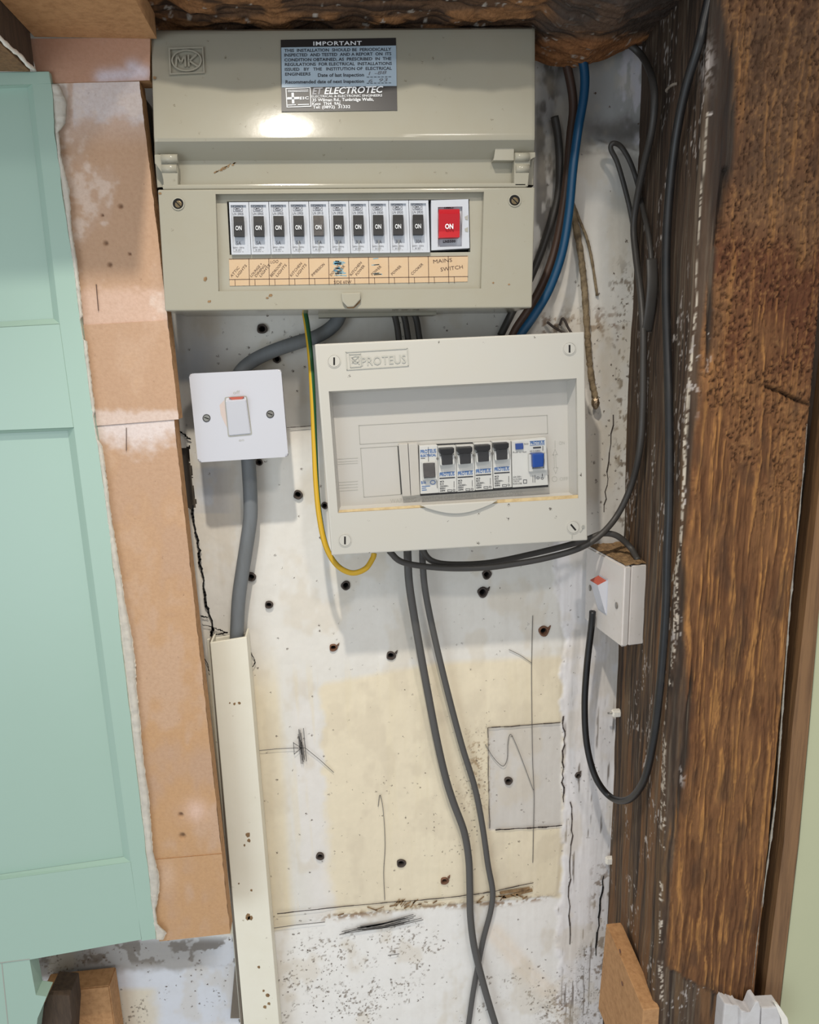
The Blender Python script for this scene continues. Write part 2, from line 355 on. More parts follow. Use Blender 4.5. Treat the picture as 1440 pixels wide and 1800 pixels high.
C = lerpc(C, (228, 223, 217), np.exp(-((uw-bx-28)/24)**4)*ss(v, 1150, 1300)*.85)                    # whitish vertical band
C = lerpc(C, (236, 224, 196), np.exp(-((uw-(740+(v-1200)*.05))/22)**2)*ss(v, 1180, 1350)*.5)
C = lerpc(C, (226, 212, 180), ss(nst, .05, .25)*.35*ss(v, 1150, 1200))
bl = np.interp(u, [470, 560, 780, 980, 1060], [1640, 1612, 1590, 1574, 1560])
C = lerpc(C, (236, 233, 228), ss(v+n1*10-bl, -3, 5))                                                 # white lower part
rx = xline(v, [(970, 940), (990, 1130), (985, 1250), (992, 1340), (988, 1480), (978, 1580), (975, 1800)])
C = lerpc(C, (230, 226, 225), ss(uw-rx, -5, 5)*ss(v, 930, 960))                                     # white right part
C = lerpc(C, (214, 209, 200), ss(uw, 985, 1000)*(1-ss(v, 900, 1000))*.8)
patch = ss(u+n1*6, 857, 861)*(1-ss(u+n1*6, 985, 990))*ss(v+n1*4-(1280-(u-858)*.08), -2, 2)*(1-ss(v+n1*4-(1458-(u-862)*.03), -2, 2))
C = lerpc(C, (210, 204, 196), patch)
gr = ss(u, 930, 960)*(1-ss(v+n1*60, 245, 275))                                                      # grime, plus shade under the beam painted into the colour
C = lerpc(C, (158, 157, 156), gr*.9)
C = lerpc(C, (205, 200, 205), gr*ss(u+n1*50, 1080, 1100)*ss(fbm(X*120, Zz*50, 30), .38, .50)*.9)
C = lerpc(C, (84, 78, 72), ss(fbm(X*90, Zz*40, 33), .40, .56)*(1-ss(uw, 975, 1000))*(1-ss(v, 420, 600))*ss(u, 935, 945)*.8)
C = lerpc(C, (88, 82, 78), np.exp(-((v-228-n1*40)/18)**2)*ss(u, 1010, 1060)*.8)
C = lerpc(C, (120, 90, 62), ss(fbm(X*160, Zz*160, 40), .56, .66)*np.exp(-((v-572)/26)**2)*ss(u, 935, 960)*(1-ss(u, 1070, 1100))*.9)
# rust smear on the ledge, stains
rl = np.interp(u, [470, 560, 700, 800, 900, 980], [1622, 1608, 1590, 1583, 1578, 1566])
C = lerpc(C, (140, 104, 62), np.exp(-((v-rl-6-n1*12)/6)**2)*ss(u, 545, 590)*(1-ss(u, 935, 990))*ss(n2+n1*.4, -.06, .08)*.85)
C = lerpc(C, (150, 116, 72), ss(fbm(X*330, Zz*330, 44), .6, .68)*ss(v, 1250, 1330)*(1-ss(v, 1400, 1440))*np.exp(-((u-838)/22)**2)*.7)
C = lerpc(C, (110, 80, 50), ss(fbm(X*300, Zz*300, 47), .5, .62)*np.exp(-((u-985)/28)**2-((v-1775)/38)**2)*.95)
C = lerpc(C, (236, 220, 200), np.exp(-((near(u, v, [(870, 1640), (920, 1700), (960, 1740)])-6)/12)**2)*.6)
C = lerpc(C, (170, 184, 205), np.exp(-((u-372)/34)**4)*ss(v, 818, 826)*(1-ss(v, 900, 905))*.45)      # cool-tinted shadow of the switch painted on the wall
C = lerpc(C, (168, 184, 205), np.exp(-((uw-345)/45)**2)*ss(v, 560, 640)*(1-ss(v, 665, 675))*.5)  # bluish shade below the upper board painted into the wall colour
# bottom-left grubby strip
g2 = (1-ss(u, 430, 450))*ss(v, 1640, 1660)
C = lerpc(C, (222, 224, 230), g2); C = lerpc(C, (148, 140, 130), g2*(1-ss(v+n1*18-(1718-(u-60)*.05), -8, 6))*(1-ss(u, 330, 410))*.75)
C = lerpc(C, (226, 214, 190), g2*(1-ss(uw, 255, 290))*ss(v, 1730, 1745)*.9)
C = lerpc(C, (120, 112, 104), g2*ss(fbm(X*60, Zz*60, 50), .55, .6)*(1-ss(v, 1688, 1700))*.9)
# drips and hairline dark marks on the right part
dr = ss(fbm(X*330, Zz*16, 25), .66, .73)*ss(uw-rx, 0, 14)*ss(v, 1180, 1300)
C = lerpc(C, (96, 82, 70), dr*.8)
C = lerpc(C, (120, 98, 76), ss(fbm(X*170, Zz*120, 28), .58, .66)*ss(u, 1028, 1050)*ss(v, 1480, 1560)*.8)
C = lerpc(C, (110, 92, 72), ss(fbm(X*280, Zz*160, 29), .60, .67)*ss(uw-xline(v, [(1060, 0), (1075, 600), (1080, 900)]), -8, 12)*ss(v, 420, 520)*(1-ss(v, 900, 960))*.85)
C = lerpc(C, (112, 96, 80), ss(fbm(X*360, Zz*300, 52), .62, .67)*ss(v-bl, 10, 50)*ss(n1+n3, .02, .2)*.8)
C = lerpc(C, (206, 192, 168), ss(fbm(X*34, Zz*22, 55), .52, .68)*.35)
C = C*(1+n3*.06)[..., None]*(1+n2*.05)[..., None]
dens = .025+.18*ss(v-bl, 0, 40)*ss(n3+n1*.4, -.06, .12)+.16*ss(n1+n3, .16, .34)*ss(v, 1280, 1400)+.15*ss(uw, 985, 1010)*ss(v, 430, 560)*(1-ss(v, 900, 940))
dens += .45*np.exp(-((u-590)/70)**2-((v-1755)/40)**2)+.6*np.exp(-((u-990)/35)**2-((v-1765)/45)**2)+.2*np.exp(-((u-380)/50)**2-((v-1740)/60)**2)
dens += .25*np.exp(-((u-470)/60)**2-((v-590)/40)**2)+.3*np.exp(-((u-840)/25)**2-((v-1370)/70)**2)
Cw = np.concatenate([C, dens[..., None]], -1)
Yd = n3*.0012+n1*.0006+nst*.0006
Yd -= .0014*ss(-(v-bl), -3, 3)*ss(u, 560, 600)*(1-ss(u-rx, -5, 5))                                   # plaster skim is thicker above the ledge
Yd -= .0016*ss(uw-rx, -3, 8)*ss(v, 930, 1000)*(1+.5*(fbm(X*300, Zz*20, 26)-.5))
Yd += .0010*patch
Yd -= .004*np.exp(-((v-258-n1*40)/9)**2)*ss(u, 1010, 1060)+.003*ss(v, 262, 275)*ss(u, 1000, 1050)*(1-ss(v, 900, 1000))
Pw[..., 1] = Yd
cu, cv = (u[:-1, :-1]+u[1:, 1:])/2, (v[:-1, :-1]+v[1:, 1:])/2
keep = np.ones(cu.shape, bool)
for hx, hy, hr, _ in HOLES: keep &= np.hypot(cu-hx, cv-hy) > hr*.72
# broken-away hollow beside the board
HOL = [(334, 786), (336, 822), (339, 850), (345, 872), (343, 893), (334, 896), (318, 880), (312, 790)]
def inside(u, v, poly):
    r = np.zeros(u.shape, bool); j = len(poly)-1
    for i in range(len(poly)):
        xi, yi = poly[i]; xj, yj = poly[j]
        r ^= ((yi > v) != (yj > v)) & (u < (xj-xi)*(v-yi)/(yj-yi+1e-12)+xi); j = i
    return r
keep &= ~inside(cu+10*(fbm(cv/14, cu/14, 3)-.5), cv+10*(fbm(cu/12, cv/12, 8)-.5), HOL)
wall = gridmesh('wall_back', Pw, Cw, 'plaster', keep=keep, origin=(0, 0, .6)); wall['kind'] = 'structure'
WS = plane(0, .0034)
bm = nb(); prism(bm, [(-700, -500), (2300, -500), (2300, 2600), (-700, 2600)], plane(.012), .03); o = obj('wall_core', bm, 'batten', wall, 'dark rubble core seen through the holes')
for hx, hy, hr, t in HOLES:
    bm = nb(); c = at(hx, hy, 0); R0 = (at(hx+hr, hy, 0)-c)[0]; n = 16; rr = []
    prof = [(1.0, .001), (1.03, -.0032), (.80, -.0040), (.66, -.0032), (.55, .0015), (.42, .0035), (.40, .009)]
    for k, (r_, y_) in enumerate(prof):
        rr.append([bm.verts.new((c[0]+R0*r_*(1+.10*math.sin(3*a+hx)*(k < 3))*math.cos(a), y_, c[2]+R0*r_*math.sin(a)*(1+.08*math.cos(2*a+hy)))) for a in [2*math.pi*i/n for i in range(n)]])
    for a, b in zip(rr[:-1], rr[1:]):
        for i in range(n): bm.faces.new((a[i], a[(i+1) % n], b[(i+1) % n], b[i]))
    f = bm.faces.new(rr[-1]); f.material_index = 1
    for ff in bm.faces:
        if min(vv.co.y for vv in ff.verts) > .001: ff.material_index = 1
    if t or hx in (687, 1015, 848):
        prism(bm, [(hx+hr*.9, hy-hr*.4), (hx+hr*1.5, hy-hr*.9), (hx+hr*1.3, hy-hr*.1)], WS, .003)
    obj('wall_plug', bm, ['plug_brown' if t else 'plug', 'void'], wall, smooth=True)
def Z3(pts): return [(420+x*.44444, 1200+y*.44444) for x, y in pts]
def smooth2(pts, k=5): return [tuple(p[:2]) for p in catmull([(x, y, 0) for x, y in pts], k)]
for grp in ([Z3([(70,270),(150,262),(215,259),(262,258),(320,305),(375,355)]), Z3([(215,238),(247,258),(219,283),(216,236)])],
            [smooth2(Z3([(551,490),(556,450),(562,452),(571,505),(577,590),(578,660),(573,750),(577,860)]))],
            [smooth2(Z3([(975,245),(1010,300),(1045,330),(1062,300),(1065,235),(1075,205),(1095,240),(1130,330),(1165,425)]))],
            [smooth2(Z3([(1163,-265),(1159,-120),(1158,0),(1162,300),(1168,450),(1165,600),(1163,712)]))],
            [Z3([(130,972),(230,958),(340,947)])], [Z3([(590,1079),(635,1073)])], [smooth2([(895,1142),(915,1152),(935,1166)])]):
    bm = nb()
    for p in grp: line(bm, p, WS, 1.0)
    obj('pencil_mark', bm, 'pencil', wall)
bm = nb()
for i in range(8):
    a = 238+random.uniform(0, 22); line(bm, Z3([(a-4, 178+random.uniform(0, 60)), (a+random.uniform(0, 3), 250), (a+8, 325-random.uniform(0, 50))]), WS, 1.2)
obj('pencil_scribble', bm, 'pencil', wall)
bm = nb()
for i in range(14):
    y = random.uniform(-14, 14); x0 = random.uniform(400, 520); x1 = random.uniform(600, 730)
    line(bm, Z3([(x0, 985+y*.7-(x0-400)*.16), ((x0+x1)/2, 962+y), (x1, 945+y-(x1-600)*.1)]), WS, 1.0)
line(bm, Z3([(398, 997), (470, 975), (560, 955), (690, 917)]), WS, 1.2)
obj('pencil_scribble', bm, 'pencil', wall)
def crack(pts, w, m='void', j=2.2):
    bm = nb(); q = []
    for (x0, y0), (x1, y1) in zip(pts[:-1], pts[1:]):
        for k in range(6):
            t = k/6; q.append((x0+(x1-x0)*t+random.uniform(-j, j), y0+(y1-y0)*t+random.uniform(-j, j)*.5))
    q.append(pts[-1])
    for a, b in zip(q[:-1], q[1:]): line(bm, [a, b], WS, w*random.uniform(.55, 1.3))
    return obj('crack', bm, m, wall)
crack([(338,890),(344,930),(350,968),(353,1000),(359,1030),(364,1065),(375,1103),(371,1118)], 3.6)
crack([(375,1103),(388,1108),(399,1113)], 1.5); crack([(354,1083),(366,1085)], 2); crack([(356,1098),(374,1102)], 1.2)
crack([(371,1117),(386,1114),(400,1112)], 1.8); crack([(316,758),(326,766),(335,772)], 2.2)
crack([(437,1140),(446,1156),(449,1164),(446,1170),(439,1176)], 1.6, j=.6)
crack(Z3([(150,914),(350,893),(560,872),(720,860),(900,842),(1000,828),(1165,792)]), 1.3, 'plug', 1.0)
crack([(858,1279),(900,1277),(985,1270)], 1.3, 'plug', .8); crack([(872,1459),(920,1456),(960,1454),(988,1451)], 2.2, 'plug', .8); crack([(858,1280),(859,1380),(861,1456)], .9, 'plug', .6)
crack([(503,752),(553,748)], 1.2, 'plug', .6); crack([(1080,730),(1068,830),(1062,900)], 2.0, 'plug')
crack([(1060,1540),(1055,1600),(1048,1680)], 2.4, 'void'); crack([(990,1260),(992,1300),(989,1360),(991,1410)], 2, 'plug')
crack([(1003,1410),(1006,1470),(1001,1560),(1002,1660)], 1.8, 'plug'); crack([(350,1120),(362,1165),(372,1190)], 1.2)
bm = nb()                                              # rust brush strokes on the ledge
for i in range(26):
    x = random.uniform(690, 728) if i < 9 else random.uniform(575, 935); y = np.interp(x, [560, 700, 800, 980], [1606, 1590, 1584, 1568])
    line(bm, [(x, y+random.uniform(-4, 6)), (x+random.uniform(4, 12), y-random.uniform(3, 14))] if i < 9 else [(x, y+random.uniform(-3, 8)), (x+random.uniform(5, 18), y+random.uniform(-5, 5))], WS, random.uniform(1, 2.6))
for a, b in (((885,1578),(935,1565)), ((880,1570),(930,1562))): line(bm, [a, b], WS, 5)
obj('rust_smear', bm, 'dust', wall)
bm = nb(); prism(bm, [(413,1700),(425,1735),(427,1790),(405,1790)], plane(0,.004), .004); obj('plaster_gap', bm, 'batten', wall)

# ================================================================== OLD OAK POST
zs = np.arange(.60, 1.93, .0013)
prof = []                                              # section: reveal, rounded corner, front face, right side
for t in np.linspace(0, 1, 130): prof.append((.313+(.2905-.313)*t, .004+(-.172-.004)*t, 0))
for a in np.linspace(0, math.pi/2, 10)[1:]: prof.append((.2905+.008*(1-math.cos(a)), -.172-.008*math.sin(a), 0))
for t in np.linspace(0, 1, 100)[1:]: prof.append((.2985+(.392-.2985)*t, -.180, 1))
for a in np.linspace(0, math.pi/2, 6)[1:]: prof.append((.392+.006*math.sin(a), -.174-.006*math.cos(a), 1))
for t in np.linspace(0, 1, 30)[1:]: prof.append((.398, -.174+.17*t, 2))
prof = np.array(prof); ns = len(prof)
Sx, Zp = np.meshgrid(np.arange(ns), zs); px_ = prof[Sx, 0]; py_ = prof[Sx, 1]; pk = prof[Sx, 2]
tg = np.gradient(prof[:, :2], axis=0); tg /= np.linalg.norm(tg, axis=1)[:, None]; nrm = np.stack([-np.abs(tg[:, 1])*np.where(prof[:, 2] == 2, -1, 1), -np.abs(tg[:, 0])], -1)
arc = np.concatenate([[0], np.cumsum(np.linalg.norm(np.diff(prof[:, :2], axis=0), axis=1))]); A = arc[Sx]
Pp = np.stack([px_, py_, Zp], -1); u, v = projA(Pp)
wob = (fbm(A*40, Zp*9, 4)-.5)
fib = fbm((A+wob*.016)*560, Zp*17, 11, 4); fib2 = fbm((A+wob*.01)*190, Zp*10, 15, 4); pit = fbm(A*480, Zp*400, 17, 3); big = fbm(A*26, Zp*14, 21, 3); med = fbm(A*90, Zp*60, 23, 3)
bd = xline(v, [(1262,-60),(1268,0),(1287,110),(1286,260),(1272,330),(1252,440),(1243,560),(1230,700),(1213,850),(1198,960),(1200,1080),(1206,1200),(1203,1330),(1188,1420),(1176,1560),(1170,1700),(1168,1800)])
botl = np.interp(u, [1150,1175,1290,1300,1330,1345], [1690,1700,1762,1785,1790,1770])
tan = ss(u+(fib2-.5)*30-bd, -4, 6)*(1-ss(v+(fib-.5)*20-botl, -4, 6))*(pk >= 0)*(py_ < -.15)
fm = ss(np.where(v > 860, 1., 0.)*.0+ss(v+big*200, 880, 1050)+ss(big, .56, .66)*.7, .2, .9)          # fibrous zones against worm-eaten zones
ct = np.ones(u.shape+(3,))*slA((124, 86, 54)); ct = lerpc(ct, (104, 76, 54), 1-ss(v, 250, 650))
ct = lerpc(ct, (106, 70, 44), ss(big, .40, .62)*.6); ct = lerpc(ct, (88, 50, 32), ss(fbm(A*14, Zp*8, 27, 3), .5, .62)*ss(v, 380, 460)*(1-ss(v, 620, 700))*.8)
ct = lerpc(ct, (176, 126, 72), ss(fib, .55, .72)*(.35+.5*fm)); ct = lerpc(ct, (74, 46, 28), ss(1-fib, .56, .72)*(.25+.35*fm))
ct = lerpc(ct, (52, 32, 20), ss(pit, .62, .72)*(1-fm)*.75*ss(big+med, .85, 1.05)); ct = lerpc(ct, (158, 116, 72), ss(1-pit, .62, .74)*(1-fm)*.45)
ct = lerpc(ct, (70, 52, 40), ss(fbm(A*55, Zp*22, 39, 3), .56, .72)*.5)
cdk = np.ones(u.shape+(3,))*slA((80, 65, 53))
cdk = lerpc(cdk, (112, 88, 62), ss(fib2, .52, .68)*.7*ss(v, 600, 1000)); cdk = lerpc(cdk, (44, 37, 32), ss(1-fib2, .50, .64)*.8)
cdk = lerpc(cdk, (124, 90, 60), ss(fbm(A*60, Zp*5, 37, 3), .54, .66)*ss(v, 820, 1000)*.8)
cdk = lerpc(cdk, (128, 116, 100), ss(fbm(A*300, Zp*9, 31, 3), .60, .72)*.40)
pl = near(u, v, [(1244,200),(1240,280),(1234,330),(1226,440),(1224,530),(1216,620),(1210,700),(1204,780),(1202,860),(1196,960),(1183,1020)])
cdk = lerpc(cdk, (40, 34, 31), (1-ss(v, 330, 480))*ss(u, 1236, 1252)*.75)
cdk = lerpc(cdk, (196, 186, 170), (1-ss(pl, .4+ss(v, 480, 620)*fib*2.5, 1.5+ss(v, 480, 620)*fib*3.5))*ss(pit, .40, .50)*np.where(v > 480, 1., .75))
pl2 = near(u, v, [(1186,1000),(1190,1060),(1182,1180),(1172,1260),(1166,1340),(1165,1420),(1162,1560),(1160,1680),(1166,1790)])
cdk = lerpc(cdk, (204, 192, 176), (1-ss(pl2, 1+fib*3, 2+fib*6))*ss(pit, .50, .56)*ss(med, .45, .55))
cdk = lerpc(cdk, (190, 182, 176), ss(fbm(A*340, Zp*160, 41, 3), .66, .70)*ss(fbm(A*30, Zp*18, 45, 3), .54, .62)*.8)
cdk = lerpc(cdk, (186, 176, 170), np.exp(-((u-1240)/12)**2-((v-110)/38)**2)*ss(pit, .40, .55)*.9)
CP = ct*tan[..., None]+cdk*(1-tan)[..., None]
crk = near(u, v, [(1345,680),(1372,690),(1400,705),(1425,712)])
disp = tan*(.0025+.0032*(fib-.5)*(.4+fm)+.0020*(.5-ss(pit, .55, .7))*(1-fm)+.006*(big-.5))+(1-tan)*(.0016*(fib2-.5)+.004*(big-.5))
disp -= .004*(1-ss(crk, 1, 5)); CP = CP*(.35+.65*ss(crk, 1, 4))[..., None]
disp -= .006*np.exp(-(near(u, v, [(1276,300),(1268,360),(1262,430)])/5)**2)
Pp[..., 0] += nrm[Sx, 0]*disp; Pp[..., 1] += nrm[Sx, 1]*disp
CPa = np.concatenate([CP, np.full(u.shape+(1,), .0)], -1)
post = gridmesh('timber_post', Pp, CPa, 'wood_old', origin=(.345, -.09, .6)); post['kind'] = 'structure'; post['label'] = 'old worm-eaten oak post standing right of the fuse boards'
bm = nb()                                              # pale paint bead left on the right arris of the post
pts = [(1424,745),(1420,800),(1411,900),(1402,985),(1393,1080),(1386,1180),(1378,1290),(1370,1400),(1360,1480),(1352,1540),(1341,1620),(1332,1700),(1326,1762)]
prev = None
for y in np.arange(745, 1762, 4.):
    x = float(np.interp(y, [p[1] for p in pts], [p[0] for p in pts]))-6; w = (.9+2.6*vn(np.array(y/23.), np.array(2.), 7)**2)*(1+.5*random.random())
    row = [bm.verts.new(V(at(x-w/2, y, -.1795))), bm.verts.new(V(at(x, y, -.1825-.0006*w))), bm.verts.new(V(at(x+w/2+1, y, -.1775)))]
    if prev:
        for k in range(2): bm.faces.new((prev[k], prev[k+1], row[k+1], row[k]))
    prev = row
bmesh.ops.solidify(bm, geom=bm.faces[:], thickness=.0015)
obj('paint_bead', bm, 'caulk', post)

# ================================================================== HEAD BEAM over the boards
xs = np.arange(-.158, .300, .0014)
prof = [(-.02+(-.150+.02)*t, 0) for t in np.linspace(0, 1, 90)]+[(-.150-.012*math.sin(a), 1-math.cos(a)) for a in np.linspace(0, math.pi/2, 8)[1:]]+[(-.162, 1+t*6) for t in np.linspace(0, 1, 20)[1:]]
prof = np.array(prof); Sx, Xb = np.meshgrid(np.arange(len(prof)), xs, indexing='ij')
yb_ = prof[Sx, 0]; up = prof[Sx, 1]*.012
yq = yb_-up; fb = fbm(Xb*18, yq*330+3, 12, 4); b2 = fbm(Xb*30, yq*60+9, 14, 3); b3 = fbm(Xb*160, yq*160, 16, 3)
zb_ = 1.7735+np.interp(Xb, [-.158, -.1, .1, .185, .2, .24, .30], [.010, .0, .0005, -.001, -.012, -.018, .002])+up-.012*(b2-.5)-.005*(fb-.5)
zb_ = zb_+.045*np.exp(-((Xb+.125)/.02)**2-((yb_+.105)/.02)**2)*.6
u, v = projA(np.stack([Xb, yb_, zb_], -1))
CB = np.ones(u.shape+(3,))*slA((104, 78, 58)); CB = lerpc(CB, (54, 42, 34), ss(fb, .5, .62)*.9); CB = lerpc(CB, (158, 112, 72), ss(b2, .54, .66)*.8)
CB = lerpc(CB, (150, 100, 62), ss(Xb, .19, .2)*ss(v, 62, 75)*.8); CB = lerpc(CB, (206, 200, 190), ss(b3, .74, .78)*.6)
CB = lerpc(CB, (66, 60, 56), ss(Xb, .18, .2)*(1-ss(v, 52, 62))*.8)
Pb = np.stack([Xb, yb_, zb_], -1)
beam = gridmesh('head_beam', Pb, np.concatenate([CB, np.zeros(u.shape+(1,))], -1), 'wood_old', origin=(.07, -.08, 1.78)); beam['kind'] = 'structure'
beam['label'] = 'rough dark head beam running above the upper fuse board'
bm = nb(); prism(bm, [(-500, -900), (1900, -900), (1900, 40), (1150, 40), (1150, 66), (262, 40), (-500, 40)], plane(-.02), .03); obj('beam_core', bm, 'wood_dark' if False else 'darkwood', beam)

# ================================================================== FIBREBOARD LINING (left)
def mdfcol(kind):
    def f(u, v):
        n = fbm(u/14, v/14, 2)-.5; n_ = fbm(u/60, v/90, 6)-.5; n5 = fbm(u/5, v/5, 8)-.5
        C = np.ones(u.shape+(3,))*slA((186, 152, 124)); C = lerpc(C, (190, 150, 110), ss(n_+(v-800)/2600, -.05, .25))
        C = lerpc(C, (194, 166, 146), ss(n_, .0, .2)*.5)
        if kind == 'A':
            w = (1-ss(v+n*26-(208+8*np.sin(u/9)), -12, 12))*ss(u+n*6, 126, 130)
            C = lerpc(C, (214, 210, 212), w); C = lerpc(C, (206, 186, 176), (1-ss(v, 205, 270))*.5)
            C = lerpc(C, (222, 212, 204), (1-ss(u+n*8, 116, 121))*(1-ss(v+n*20, 200, 215))*.9)
            C = lerpc(C, (216, 186, 170), ss(v+n*30, 495, 520)*.55); C = lerpc(C, (224, 208, 196), ss(n_+n*.5, .12, .3)*.5)
        if kind == 'B': C = lerpc(C, (214, 196, 186), ss(v+n*20, 715, 728)*.8)
        if kind == 'C':
            C = lerpc(C, (220, 208, 204), (1-ss(v+n*40+(np.abs(u-240)-40)*.25, 755, 800))*.9); C = lerpc(C, (218, 186, 168), np.exp(-((u-345)/20)**2-((v-1425)/20)**2)*.8)
        if kind == 'D': C = lerpc(C, (204, 174, 150), np.exp(-((u-295)/14)**2-((v-1540)/26)**2)*.6)
        if kind == 'T':
            C = lerpc(C, (178, 134, 112), np.ones_like(u)*.7); C = lerpc(C, (206, 194, 200), np.exp(-((near(u, v, [(180,135),(252,128),(232,118)]))/13)**2))
        return C*(1+n5*.08)[..., None]
    return f
def board(name, quad, yf, yb, colf, label, cat='board', group=None, m='mdf', holes=(), step=2.2, parent=None):
    (x0, y0), (x1, y1), (x2, y2), (x3, y3) = quad; W_ = max(2, int((x1-x0)/step)); H_ = max(2, int((y3-y0)/step))
    t, s = np.meshgrid(np.linspace(0, 1, W_), np.linspace(0, 1, H_))
    uu = (x0*(1-t)+x1*t)*(1-s)+(x3*(1-t)+x2*t)*s; vv = (y0*(1-t)+y1*t)*(1-s)+(y3*(1-t)+y2*t)*s
    rg = np.zeros_like(uu); rg[:, -1] = (fbm(vv[:, -1]/16, vv[:, -1]*0+3, 5)-.5)*2.0; uu = uu+rg
    Pq = atA(uu, vv, yf); Cq = colf(uu, vv); al = np.full(uu.shape+(1,), .05)
    for hx, hy, hr in holes: Pq[..., 1] += .003*np.exp(-(np.hypot(uu-hx, vv-hy)/hr)**4); Cq = lerpc(Cq, (84, 58, 40), np.exp(-(np.hypot(uu-hx, vv-hy)/(hr*.8))**2)*.8)
    o = gridmesh(name, Pq, np.concatenate([Cq, al], -1), m, parent=parent, origin=Pq[-1, 0])
    if label: setp(o, label, cat, group)
    bm = nb(); b = [V(Pq[0, 0]), V(Pq[0, -1]), V(Pq[-1, -1]), V(Pq[-1, 0])]; f = [bm.verts.new(p+Vector((0, .0002, 0))) for p in b]; k = [bm.verts.new(Vector((p.x, yb, p.z))) for p in b]
    for i in range(4): bm.faces.new((f[i], f[(i+1) % 4], k[(i+1) % 4], k[i]))
    bm.faces.new(k)
    obj('cut_edge', bm, 'mdf_edge', o)
    return o
YM = -.080
board('lining_board', [(48,68),(264,66),(263,141),(70,147)], YM, YM+.018, mdfcol('T'), 'short horizontal fibreboard strip beneath the soffit, top left of the upper fuse board')
board('lining_board', [(90,147),(245,143),(295,563),(140,572)], YM+.001, YM+.019, mdfcol('A'), 'tall fibreboard lining strip with white filler at its top, left of the upper board', holes=[(186,427,4),(193,465,4),(212,362,4),(228,446,2.5),(180,378,2.5)])
board('lining_board', [(138,572),(295,563),(314,737),(166,749)], YM, YM+.018, mdfcol('B'), 'short squarish fibreboard lining piece stepping out left of the white square switch')
board('lining_board', [(160,750),(306,738),(390,1500),(262,1511)], YM+.001, YM+.019, mdfcol('C'), 'longest plain fibreboard lining strip left of the crack in the wall', holes=[(318,1433,4),(321,1470,5)])
board('lining_board', [(264,1512),(390,1501),(405,1641),(280,1655)], YM, YM+.018, mdfcol('D'), 'lowest fibreboard lining piece beside the top half of cream trunking')
bm = nb(); prism(bm, [(150,146),(236,146),(372,1620),(250,1630)], plane(YM+.020), ('y', -.0)); o = obj('packing_batten', bm, 'batten'); setp(o, 'grey packing batten hidden behind the tall fibreboard lining, dark edge showing', 'batten')
# pencil strokes on the boards
o = bpy.data.objects['lining_board.001']; bm = nb(); line(bm, [(169,500),(173,546)], plane(YM, .0001), 1.4); obj('pencil_mark', bm, 'pen', o)
o = bpy.data.objects['lining_board.003']; bm = nb(); line(bm, [(222,752),(222,792)], plane(YM, .0003), 1.2); obj('pencil_mark', bm, 'pen', o)
# soffit and boxing above the door
zt = at(170, 68, YM)[2]
def hplane(z):
    def S(u, v):
        r = RW @ np.array([(u-720)/FPX, (900-v)/FPX, -1.]); return CAM+r*(z-CAM[2])/r[2]
    return S
bm = nb(); zl = zt; x0 = -.2225; x1 = -.128
def boxw(bm, a, b, bevel=0.):
    r = bmesh.ops.create_cube(bm, size=1, matrix=Matrix.Translation([(a[i]+b[i])/2 for i in range(3)]) @ Matrix.Diagonal([b[i]-a[i] for i in range(3)]+[1]))
    if bevel: bmesh.ops.bevel(bm, geom=list({e for vv in r['verts'] for e in vv.link_edges}), offset=bevel, segments=2, affect='EDGES')
boxw(bm, (x0, -.24, zl+.0005), (x1, YM-.0002, zl+.019)); o = obj('soffit_board', bm, 'soffit' if False else 'mdf_edge'); setp(o, 'brown fibreboard soffit piece overhead in the top left corner beside the head beam', 'board')
zc = at(60, 124, -.088)[2]
bm = nb(); boxw(bm, (-.62, -.18, zc+.001), (x0-.0005, -.088, zl+.03)); o = obj('boxing_board', bm, 'darkwood'); setp(o, 'dark brown boxed-in timber above the green cupboard door', 'board')
bm = nb(); boxw(bm, (-.62, -.178, zc-.0008), (x0-.004, -.088, zc+.001)); obj('underside_panel', bm, 'oak', o)
bm = nb(); tube(bm, [(x0-.001, -.088-.013*i+0*random.uniform(-1, 1), zc+.0005+random.uniform(-.001, .001)) for i in range(8)], .0016, .0016, n=8, k=4, flat=Vector((0, 0, 1)), jit=.5); obj('filler_bead', bm, 'caulk', o)

# ================================================================== GREEN CUPBOARD DOOR
YG = -.085
GE = [(86,126),(90,147),(94,190),(95,232),(104,290),(108,330),(119,400),(131,480),(139,550),(145,590),(152,650),(159,700),(167,750),(174,800),(181,850),(188,900),(193,935),(197,990),(204,1030),(211,1110),(221,1190),(228,1250),(237,1330),(245,1400),(252,1460),(261,1540),(268,1600),(275,1650)]
def gx(y): return float(np.interp(y, [p[1] for p in GE], [p[0] for p in GE]))
def gedge(y0, y1, n): return [(gx(y)+random.uniform(-.9, .9), y) for y in np.linspace(y0, y1, n)]
door = thing('cupboard_door', at(60, 1690, YG), 'sage green painted panelled cupboard front filling the left edge', 'cupboard')
GS = plane(YG)
for nm, poly in (('rail', [(-90,127),(86,125),(90,147),(57,148),(-90,154)]), ('stile', [(57,148)]+gedge(147,1650,70)+[(52,1687),(40,1687),(230,1515),(130,752),(105,569)]),
                 ('rail', [(-90,580),(105,569),(130,752),(-90,761)]), ('rail', [(-90,1559),(230,1515),(275,1650)][:2]+[(250,1652),(52,1687),(-90,1706)])):
    if nm == 'stile': poly = [(57,148)]+gedge(147,1650,70)+[(249,1654),(230,1515),(130,752),(105,569)]
    bm = nb(); prism(bm, poly, GS, .018, bevel=.0005 if nm == 'rail' else 0, seg=1); obj(nm, bm, 'green', door)
bm = nb(); prism(bm, [(-90,1706),(52,1687),(57,1715),(63,1749),(82,1752),(66,1790),(60,1840),(-90,1840)], plane(YG, -.0006), .018); obj('stile', bm, 'green', door)
